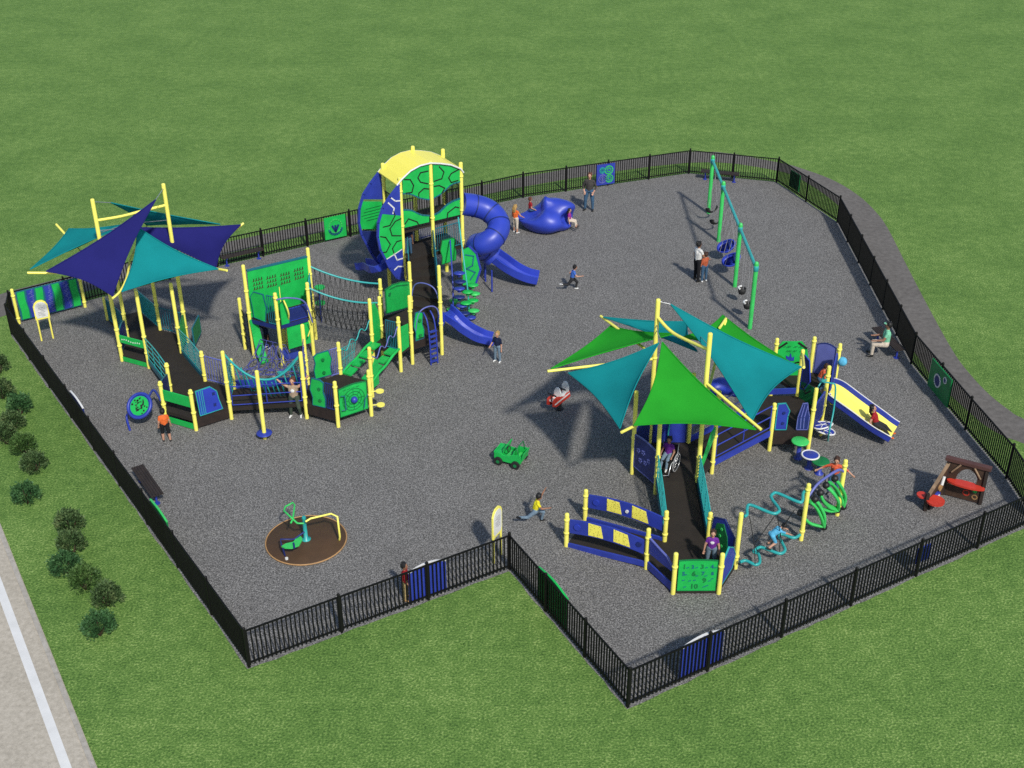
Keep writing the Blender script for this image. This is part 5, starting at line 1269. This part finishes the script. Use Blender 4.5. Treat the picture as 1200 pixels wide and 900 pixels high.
# ================================================================== people
def D(side, fwd):
    """unit direction: degrees away from straight down, sideways (+ = own right) and forward"""
    a, b = math.radians(side), math.radians(fwd)
    return V((math.sin(a)*math.cos(b) if abs(fwd) < 89 else math.sin(a), math.sin(b)*math.cos(a), -math.cos(a)*math.cos(b))).normalized()
STAND = dict(lean=0, ul=D(-3, 0), ll=D(-2, -2), ur=D(3, 0), lr=D(2, -2), al=D(-14, 2), fl=D(-8, 14), ar=D(14, 2), fr=D(8, 14), turn=0, nod=0)
def pose(**k): d = dict(STAND); d.update(k); return d
def person(label, loc, yaw, H, ps, shirt, trousers, skin='skin', hair='hair_brown', hs='short', shoes='black', sleeve=.55, leg=1.0, seat=None, group=None, adult=False, badge=None):
    hk = .072*H if adult else .083*H                   # head half-height
    hip_z = .5*H; t = math.radians(ps['lean']); up = V((0, math.sin(t), math.cos(t)))
    th, sh, ua, fa = .245*H, .235*H, .165*H, .145*H
    pel = V((0, 0, 0)); torso = .27*H if adult else .255*H; chest = pel+up*torso*.72; neck = pel+up*(torso+.035*H)
    bw = .062*H; sw = .105*H if adult else .1*H
    rt = V((1, 0, 0)); seg = []; cap = []
    def C(a, b, ra, rb, tag): cap.append((V(a), V(b), ra, rb, tag))
    # torso
    ru = .082*H
    C(pel-rt*bw*.75, pel+rt*bw*.75, .072*H, .072*H, 'hip'); C(pel+up*.03*H, chest, .076*H, .084*H, 'torso')
    C(pel-rt*.03*H, chest-rt*.052*H, .062*H, .064*H, 'torso'); C(pel+rt*.03*H, chest+rt*.052*H, .062*H, .064*H, 'torso')
    sl, sr = neck-up*.05*H-rt*sw, neck-up*.05*H+rt*sw
    C(sl+rt*.02*H, sr-rt*.02*H, .045*H, .045*H, 'torso'); C(chest, neck-up*.03*H, .075*H, .045*H, 'torso')
    hu = (Matrix.Rotation(math.radians(ps['nod']), 3, 'X') @ up)
    head = neck+up*.02*H+hu*(hk*1.02)
    C(neck-up*.03*H, head-hu*hk*.3, .033*H, .033*H, 'neck')
    hr = Matrix.Rotation(math.radians(ps['turn']), 3, 'Z'); fwd = hr @ V((0, 1, 0)); fwd = (fwd-hu*fwd.dot(hu)).normalized(); hx = fwd.cross(hu)
    # legs
    feet = []
    for s, u, l in ((-1, ps['ul'], ps['ll']), (1, ps['ur'], ps['lr'])):
        h = pel+rt*bw*s-V((0, 0, .02*H)); k = h+u*th; a = k+l*sh
        C(h, k, .066*H, .046*H, 'thigh'); C(k, a, .045*H, .031*H, 'shin')
        fd = ps.get('foot', V((0, 1, 0)))
        f = V((s*.18, 1, 0)).normalized(); f = (f-l*f.dot(l)*.75).normalized()
        if ps.get('flat', True): f.z = min(f.z, .1)
        C(a-V((0, 0, .0)), a+l*.018*H-f*.012*H, .033*H, .03*H, 'foot'); C(a+l*.02*H-f*.02*H, a+l*.022*H+f*.085*H, .028*H, .022*H, 'foot'); feet.append(a+l*.022*H-V((0, 0, .028*H)))
    # arms and hands
    for s, u, l, S_ in ((-1, ps['al'], ps['fl'], sl), (1, ps['ar'], ps['fr'], sr)):
        e = S_+u*ua; w_ = e+l*fa
        C(S_, e, .037*H, .029*H, 'upper'); C(e, w_, .028*H, .019*H, 'fore')
        pn = l.orthogonal().normalized(); 
        sd = l.cross(V((0, 1, 0))); sd = sd.normalized() if sd.length > .2 else l.cross(V((0, 0, 1))).normalized()
        nrm_ = sd.cross(l); pm0 = w_+l*.045*H
        C(w_, pm0, .017*H, .019*H, 'hand'); C(pm0-sd*.012*H, pm0+sd*.012*H, .013*H, .013*H, 'hand')
        for q, (off_, ln) in enumerate(((-.02, .034), (-.007, .042), (.007, .04), (.02, .03))):
            b0 = pm0+l*.008*H+sd*off_*H; b1 = b0+(l+sd*off_*4+nrm_*.12).normalized()*ln*.55*H; b2 = b1+(l+nrm_*.55).normalized()*ln*.5*H
            C(b0, b1, .0075*H, .007*H, 'hand'); C(b1, b2, .007*H, .006*H, 'hand')
        tb = w_+l*.015*H-sd*s*.012*H; C(tb, tb+(l*.6-sd*s*.8).normalized()*.035*H, .009*H, .007*H, 'hand')
    zmin = min(f.z for f in feet) if seat is None else None
    dz = (-zmin) if seat is None else (seat+.066*H)
    # surface: union of tapered capsules, voxel remeshed into one skin
    mb = MB(); mb.mats = ['skin']
    def capsule(a, b, ra, rb):
        d = b-a; L = d.length
        if L < 1e-5: mb.sph(a, ra, 'skin', 10, 6); return
        d /= L; P = []; R_ = []
        for k in range(4): an = PI/2*(k/3.); P.append(a-d*ra*math.cos(an)); R_.append(max(1e-4, ra*math.sin(an)))
        for k in range(4): an = PI/2*(k/3.); P.append(b+d*rb*math.sin(an)); R_.append(max(1e-4, rb*math.cos(an)))
        mb.tube(P, R_, 'skin', 10)
    for a, b, ra, rb, tg in cap: capsule(a, b, ra, rb)
    rm = Matrix((hx, fwd, hu)).transposed()
    mb.sph(head, (hk*.76, hk*.88, hk), 'skin', 16, 10, rm); mb.sph(head+fwd*hk*.25-hu*hk*.5, (hk*.52, hk*.55, hk*.45), 'skin', 12, 8, rm)
    mb.sph(head+fwd*hk*.9-hu*hk*.12, (hk*.13, hk*.18, hk*.2), 'skin', 8, 6, rm)
    for s in (-1, 1): mb.sph(head+hx*s*hk*.76-hu*hk*.08, (hk*.08, hk*.16, hk*.22), 'skin', 8, 6, rm)
    me = bpy.data.meshes.new('person'); me.from_pydata(mb.v, [], mb.f); ob = bpy.data.objects.new('person', me); COL.objects.link(ob)
    md = ob.modifiers.new('r', 'REMESH'); md.mode = 'VOXEL'; md.voxel_size = .0105 if H < 1.5 else .012; md.use_smooth_shade = True
    sm = ob.modifiers.new('s', 'SMOOTH'); sm.factor = .5; sm.iterations = 2
    dg = bpy.context.evaluated_depsgraph_get(); m2 = bpy.data.meshes.new_from_object(ob.evaluated_get(dg)); ob.modifiers.clear(); ob.data = m2; bpy.data.meshes.remove(me)
    n = len(m2.polygons); ce = np.zeros(n*3); m2.polygons.foreach_get('center', ce); ce = ce.reshape(-1, 3)
    best = np.full(n, 1e9); mi = np.zeros(n, int)
    mats = [skin, shirt, trousers, shoes, 'white' if badge is None else badge]
    for a, b, ra, rb, tg in cap:
        A_, B_ = np.array(a), np.array(b); ab = B_-A_; L2 = max(1e-9, ab.dot(ab)); tt = np.clip(((ce-A_)@ab)/L2, 0, 1)
        dd_ = np.linalg.norm(ce-A_-tt[:, None]*ab, axis=1)/(ra+(rb-ra)*tt)
        if tg == 'torso': mm_ = np.full(n, 1)
        elif tg == 'hip': mm_ = np.full(n, 2)
        elif tg in ('neck', 'hand'): mm_ = np.zeros(n, int)
        elif tg == 'upper': mm_ = np.where(tt < min(1, sleeve), 1, 0)
        elif tg == 'fore': mm_ = np.where(tt < sleeve-1, 1, 0)
        elif tg == 'thigh': mm_ = np.where(tt < leg*2, 2, 0)
        elif tg == 'shin': mm_ = np.where(tt < leg*2-1, 2, 0)
        else: mm_ = np.full(n, 3)
        k = dd_ < best; best[k] = dd_[k]; mi[k] = mm_[k]
    hd = np.array(head); k = (np.linalg.norm((ce-hd)@np.array(rm), axis=1) < hk*1.25); mi[k] = 0
    tv = np.array(up); low = ((ce@tv) < .035*H) & (mi == 1) & (np.abs(ce[:, 0]) < bw*2.2); mi[low] = 1
    if badge:
        cc_ = np.array(chest+V((0, .08*H, 0))); k = (np.linalg.norm((ce-cc_)*np.array([1, .3, 1.2]), axis=1) < .045*H) & (mi == 1); mi[k] = 4
    for x in mats: m2.materials.append(MT[x])
    m2.polygons.foreach_set('material_index', mi.astype(np.int32)); m2.polygons.foreach_set('use_smooth', np.ones(n, bool)); m2.update()
    ob['label'] = label; ob['category'] = 'person'
    if group: ob['group'] = group
    ob.name = 'person'; ORG[ob.name] = V((0, 0, 0))
    ob.location = (loc[0], loc[1], (loc[2] if len(loc) > 2 else 0)+dz); ob.rotation_euler.z = math.radians(yaw)
    # face details and hair
    mb = MB()
    for s in (-1, 1): mb.sph(head+hx*s*hk*.3+fwd*hk*.83+hu*hk*.05, hk*.1, 'hair_black', 8, 6)
    mb.sph(head+fwd*hk*.77-hu*hk*.55, (hk*.24, hk*.06, hk*.05), 'coral', 8, 5, rm)
    mb.build('face_features', ob)
    mb = MB(); mb.sph(head-fwd*hk*.16+hu*hk*.14, (hk*.86, hk*.92, hk*.98), hair, 16, 10, rm)
    rn = random.Random(len(label))
    for k in range(16):
        a = rn.uniform(0, 6.28); q = head-fwd*hk*.15+hu*hk*(.5+.5*rn.random())+hx*hk*.6*math.cos(a)+fwd*hk*.55*math.sin(a); mb.sph(q, hk*.26, hair, 7, 5)
    if hs == 'long':
        for s in (-.5, 0, .5): mb.tube([head-fwd*hk*.6+hx*s*hk, head-fwd*hk*.85-hu*hk*.9+hx*s*hk, head-fwd*hk*.9-hu*hk*2.1+hx*s*hk*.9], [hk*.45, hk*.42, hk*.12], hair, 8)
    elif hs == 'tail': mb.tube([head-fwd*hk*.8+hu*hk*.3, head-fwd*hk*1.3, head-fwd*hk*1.25-hu*hk*1.1], [hk*.3, hk*.3, hk*.08], hair, 8)
    elif hs == 'bun': mb.sph(head-fwd*hk*.8+hu*hk*.75, hk*.45, hair, 10, 7)
    elif hs == 'cap': mb.prism([head+fwd*hk*(.6+.75*math.sin(a))+hx*hk*.7*math.cos(a)+hu*hk*.5 for a in [k*PI/8 for k in range(9)]], hu*hk*.08, shirt)
    mb.build('hair', ob)
    return ob
g3 = lambda x, y, z=0.: G(x, y, z)
RUN = dict(ul=D(-2, 48), ll=D(-2, -10), ur=D(2, -35), lr=D(2, -95), al=D(-12, -50), fl=D(-5, 40), ar=D(12, 35), fr=D(0, 95), lean=14, flat=False)
SIT = dict(ul=D(-6, 85), ll=D(-4, 2), ur=D(6, 85), lr=D(4, 2))
person('child in orange shirt and black shorts standing beside the tilted drum', g3(196, 517), 20, 1.2, pose(ul=D(-4, 6), ur=D(4, -6)), 'orange', 'black_cloth', hair='hair_black', leg=.55, sleeve=.6, shoes='rubber')
person('woman in tan top with both arms raised in front of the bridge', g3(347, 489), 175, 1.5, pose(al=D(-128, 5), fl=D(-146, 8), ar=D(118, 5), fr=D(132, 8), ul=D(-8, 10), ll=D(-2, -20), ur=D(8, 0), lr=D(4, -6)), 'tan_cloth', 'olive', hair='hair_auburn', hs='short', sleeve=.15, shoes='white', badge='white')
person('blond child in navy shirt and jeans at the foot of the blue slide', g3(583, 424), 150, 1.2, pose(ar=D(20, 10), fr=D(-10, 70)), 'navy_cloth', 'denim_light', hair='hair_blond', sleeve=.9, shoes='white')
person('child in blue shirt and dark trousers running across the grey ground', g3(670, 340), -88, 1.18, pose(**RUN), 'blue_cloth', 'charcoal', hair='hair_black', shoes='white', sleeve=.5)
person('girl with long blond hair in orange top beside the blue boulder', g3(604, 273), -40, 1.3, pose(ar=D(25, 25), fr=D(10, 55), ul=D(-3, 10)), 'orange', 'cream', hair='hair_blond', hs='long', shoes='white', sleeve=.3, leg=.7)
person('child in red shirt and jeans sitting on the scooped seat of the boulder', g3(621.5, 246.5, .76), -75, 1.15, pose(**{**SIT, 'll': D(-4, 30), 'lr': D(4, 30), 'fr': D(0, 60)}), 'crimson', 'denim', hair='hair_auburn', seat=.0, sleeve=.6)
person('girl in purple shirt and white trousers sitting in the boulder hollow', g3(667, 259, .5), -105, 1.1, pose(**{**SIT, 'll': D(-4, 15), 'lr': D(4, 15), 'fl': D(0, 40)}), 'magenta', 'cream', hair='hair_black', seat=.0, hs='long', leg=.85)
person('man in dark grey shirt and jeans standing near the back fence', g3(690, 246.5), 165, 1.78, pose(al=D(-24, -6), fl=D(22, 30), ar=D(24, -6), fr=D(-22, 30), ul=D(-7, 4), ur=D(7, 4)), 'gunmetal', 'denim', hair='hair_auburn', adult=True, sleeve=1.6)
person('woman in white top and black trousers near the swings', g3(816, 329), -60, 1.7, pose(ar=D(8, 25), fr=D(0, 60), ul=D(-4, 5), ur=D(4, -4)), 'white_cloth', 'black_cloth', skin='skin_mid', hair='hair_black', hs='bun', adult=True, sleeve=.5)
person('child in rust red checked shirt standing beside the woman in white', g3(824.5, 330), 30, 1.28, pose(ar=D(10, 20)), 'rust', 'denim', hair='hair_brown', sleeve=1.4, shoes='white')
person('man in mint shirt and white trousers sitting on the bench by the fence', g3(1037.5, 404.5, .46), 78, 1.75, pose(**{**SIT, 'al': D(-10, 25), 'fl': D(10, 80), 'ar': D(10, 25), 'fr': D(-10, 80)}), 'mint', 'cream', skin='skin_mid', hair='hair_black', seat=.0, adult=True, hs='cap')
person('child in dark red shirt sliding down the yellow slide', g3(1026, 497.5, .5), -112, 1.32, pose(lean=-18, ul=D(-6, 72), ll=D(-4, 45), ur=D(6, 70), lr=D(4, 40), al=D(-25, -20), fl=D(-10, 20), ar=D(25, -20), fr=D(10, 20)), 'crimson', 'charcoal', hair='hair_black', seat=.0, hs='long', shoes='orange')
person('child in red orange shirt crouching at the top of the yellow slide', xyz(lerp(h5, h4, .5)+V((-.35, .15)), zI), -100, 1.15, pose(lean=22, ul=D(-6, 55), ll=D(-4, -45), ur=D(6, 55), lr=D(4, -45), ar=D(40, 20), al=D(-40, 20)), 'coral', 'denim', hair='hair_brown', sleeve=1.2)
person('girl in orange shirt climbing on the green hoops with arms spread', g3(975, 577, .3), 160, 1.3, pose(al=D(-70, 25), fl=D(-60, 30), ar=D(65, 25), fr=D(60, 30), lean=10, ul=D(-5, 15), ur=D(5, 15)), 'coral', 'denim', hair='hair_brown', hs='tail', sleeve=1.3)
person('child in sky blue shirt crawling through the wavy rope climber', z6([(375, 722)], .45)[0], -70, 1.05, pose(lean=62, ul=D(-5, 40), ll=D(-4, -50), ur=D(5, 25), lr=D(4, -60), al=D(-10, 70), fl=D(0, 60), ar=D(10, 60), fr=D(0, 60)), 'sky', 'sky', hair='hair_black', leg=.5, sleeve=.9)
person('boy in purple shirt with white lettering behind the number panel', g3(832, 664, zB), 170, 1.22, pose(al=D(-18, 10), ar=D(18, 10)), 'violet', 'denim_light', hair='hair_brown', badge='white')
person('child in yellow shirt and jeans running towards the arched panels', g3(627, 613), -85, 1.18, pose(**{**RUN, 'ul': D(-2, 62), 'ur': D(2, -50), 'al': D(-30, 120), 'fl': D(-10, 150)}), 'lemon', 'denim_light', hair='hair_black', skin='skin_mid')
person('child in red top and khaki trousers behind the front fence', g3(476, 702), -100, 1.2, pose(fr=D(0, 50)), 'crimson', 'khaki', hair='hair_black', skin='skin_mid', sleeve=1.5, shoes='tan')
person('child in dark clothes climbing under the green wall tower', g3(314, 408, .1), 140, 1.05, pose(ar=D(30, 130), fr=D(20, 140), lean=8), 'navy_cloth', 'black_cloth', hair='hair_black', skin='skin_dark', sleeve=1.2, shoes='white')
person('dark haired child on the tower deck inside the shell panels', xyz(lerp(TW1, TW2, .35)+V((-.25, .35)), zT1), 170, 1.25, pose(ar=D(20, 30)), 'navy_cloth', 'denim', skin='skin_dark', hair='hair_black')
# wheelchair and its rider on the ramp
wp = lerp(HU[4], HU[5], .3)+V((0, .62)); wz = zU+.005; wy = 152
WR = Matrix.Rotation(math.radians(wy), 3, 'Z'); WQ = lambda x, y, z: xyz(wp, wz)+WR @ V((x, y, z))
t = thing('wheelchair', 'silver wheelchair with large spoked wheels on the ramp under the green sail', 'wheelchair', xyz(wp, wz))
for s in (-.27, .27):
    mb = MB(); mb.tube([WQ(s, -.1+.29*math.cos(k*PI/12), .3+.29*math.sin(k*PI/12)) for k in range(24)], .022, 'grey', 6, True); mb.tube([WQ(s*1.1, -.1+.24*math.cos(k*PI/12), .3+.24*math.sin(k*PI/12)) for k in range(24)], .012, 'steel', 5, True)
    for k in range(8): mb.tube([WQ(s, -.1, .3), WQ(s, -.1+.28*math.cos(k*PI/4), .3+.28*math.sin(k*PI/4))], .006, 'steel', 4)
    mb.build('wheel', t)
    MB().disc(WQ(s*.85, .32, .07)-WR @ V((.015, 0, 0)), .07, .03, 'rubber', 12, WR @ V((1, 0, 0))).build('caster', t)
    MB().tube([WQ(s*.9, -.28, .85), WQ(s*.9, -.22, .45), WQ(s*.9, .3, .45), WQ(s*.85, .42, .12), WQ(s*.3, .48, .1)], .016, 'steel', 6).build('frame', t)
mb = MB(); mb.prism([WQ(-.22, -.22, .42), WQ(.22, -.22, .42), WQ(.22, .25, .44), WQ(-.22, .25, .44)], (0, 0, .04), 'black'); mb.prism([WQ(-.22, -.24, .45), WQ(.22, -.24, .45), WQ(.22, -.29, .8), WQ(-.22, -.29, .8)], WR @ V((0, -.03, 0)), 'black'); mb.build('seat', t)
q = WQ(0, -.1, .48)
person('person in purple shirt sitting in the wheelchair', q, wy, 1.22, pose(**{**SIT, 'ul': D(-5, 80), 'ur': D(5, 80), 'll': D(-3, 18), 'lr': D(3, 18), 'al': D(-20, 10), 'fl': D(5, 60), 'ar': D(20, 10), 'fr': D(-5, 60)}), 'violet', 'denim_light', hair='hair_black', skin='skin_mid', seat=.0, shoes='white')
# ------------------------------------------------------------------ light
w = bpy.data.worlds.new('World'); S.world = w; w.use_nodes = True
nt = w.node_tree; sky = nt.nodes.new('ShaderNodeTexSky'); sky.sky_type = 'NISHITA'; sky.sun_disc = False
SV = V((-.39, .96, -1.0)).normalized()      # direction the light travels
el = math.asin(-SV.z); az = math.atan2(-SV.x, -SV.y)
sky.sun_elevation = el; sky.sun_rotation = az
nt.links.new(sky.outputs[0], nt.nodes['Background'].inputs[0]); nt.nodes['Background'].inputs[1].default_value = .125
sd = bpy.data.lights.new('sun', 'SUN'); sd.energy = 3.6; sd.angle = math.radians(3); sd.color = (1, .955, .87)
so = bpy.data.objects.new('sun', sd); COL.objects.link(so); so.rotation_euler = SV.to_track_quat('-Z', 'Y').to_euler(); so.location = (0, 0, 30)
S.view_settings.view_transform = 'Standard'; S.view_settings.look = 'None'; S.view_settings.gamma = 1; S.view_settings.exposure = 0
S.render.engine = 'CYCLES'; S.cycles.use_denoising = False; S.cycles.max_bounces = 6
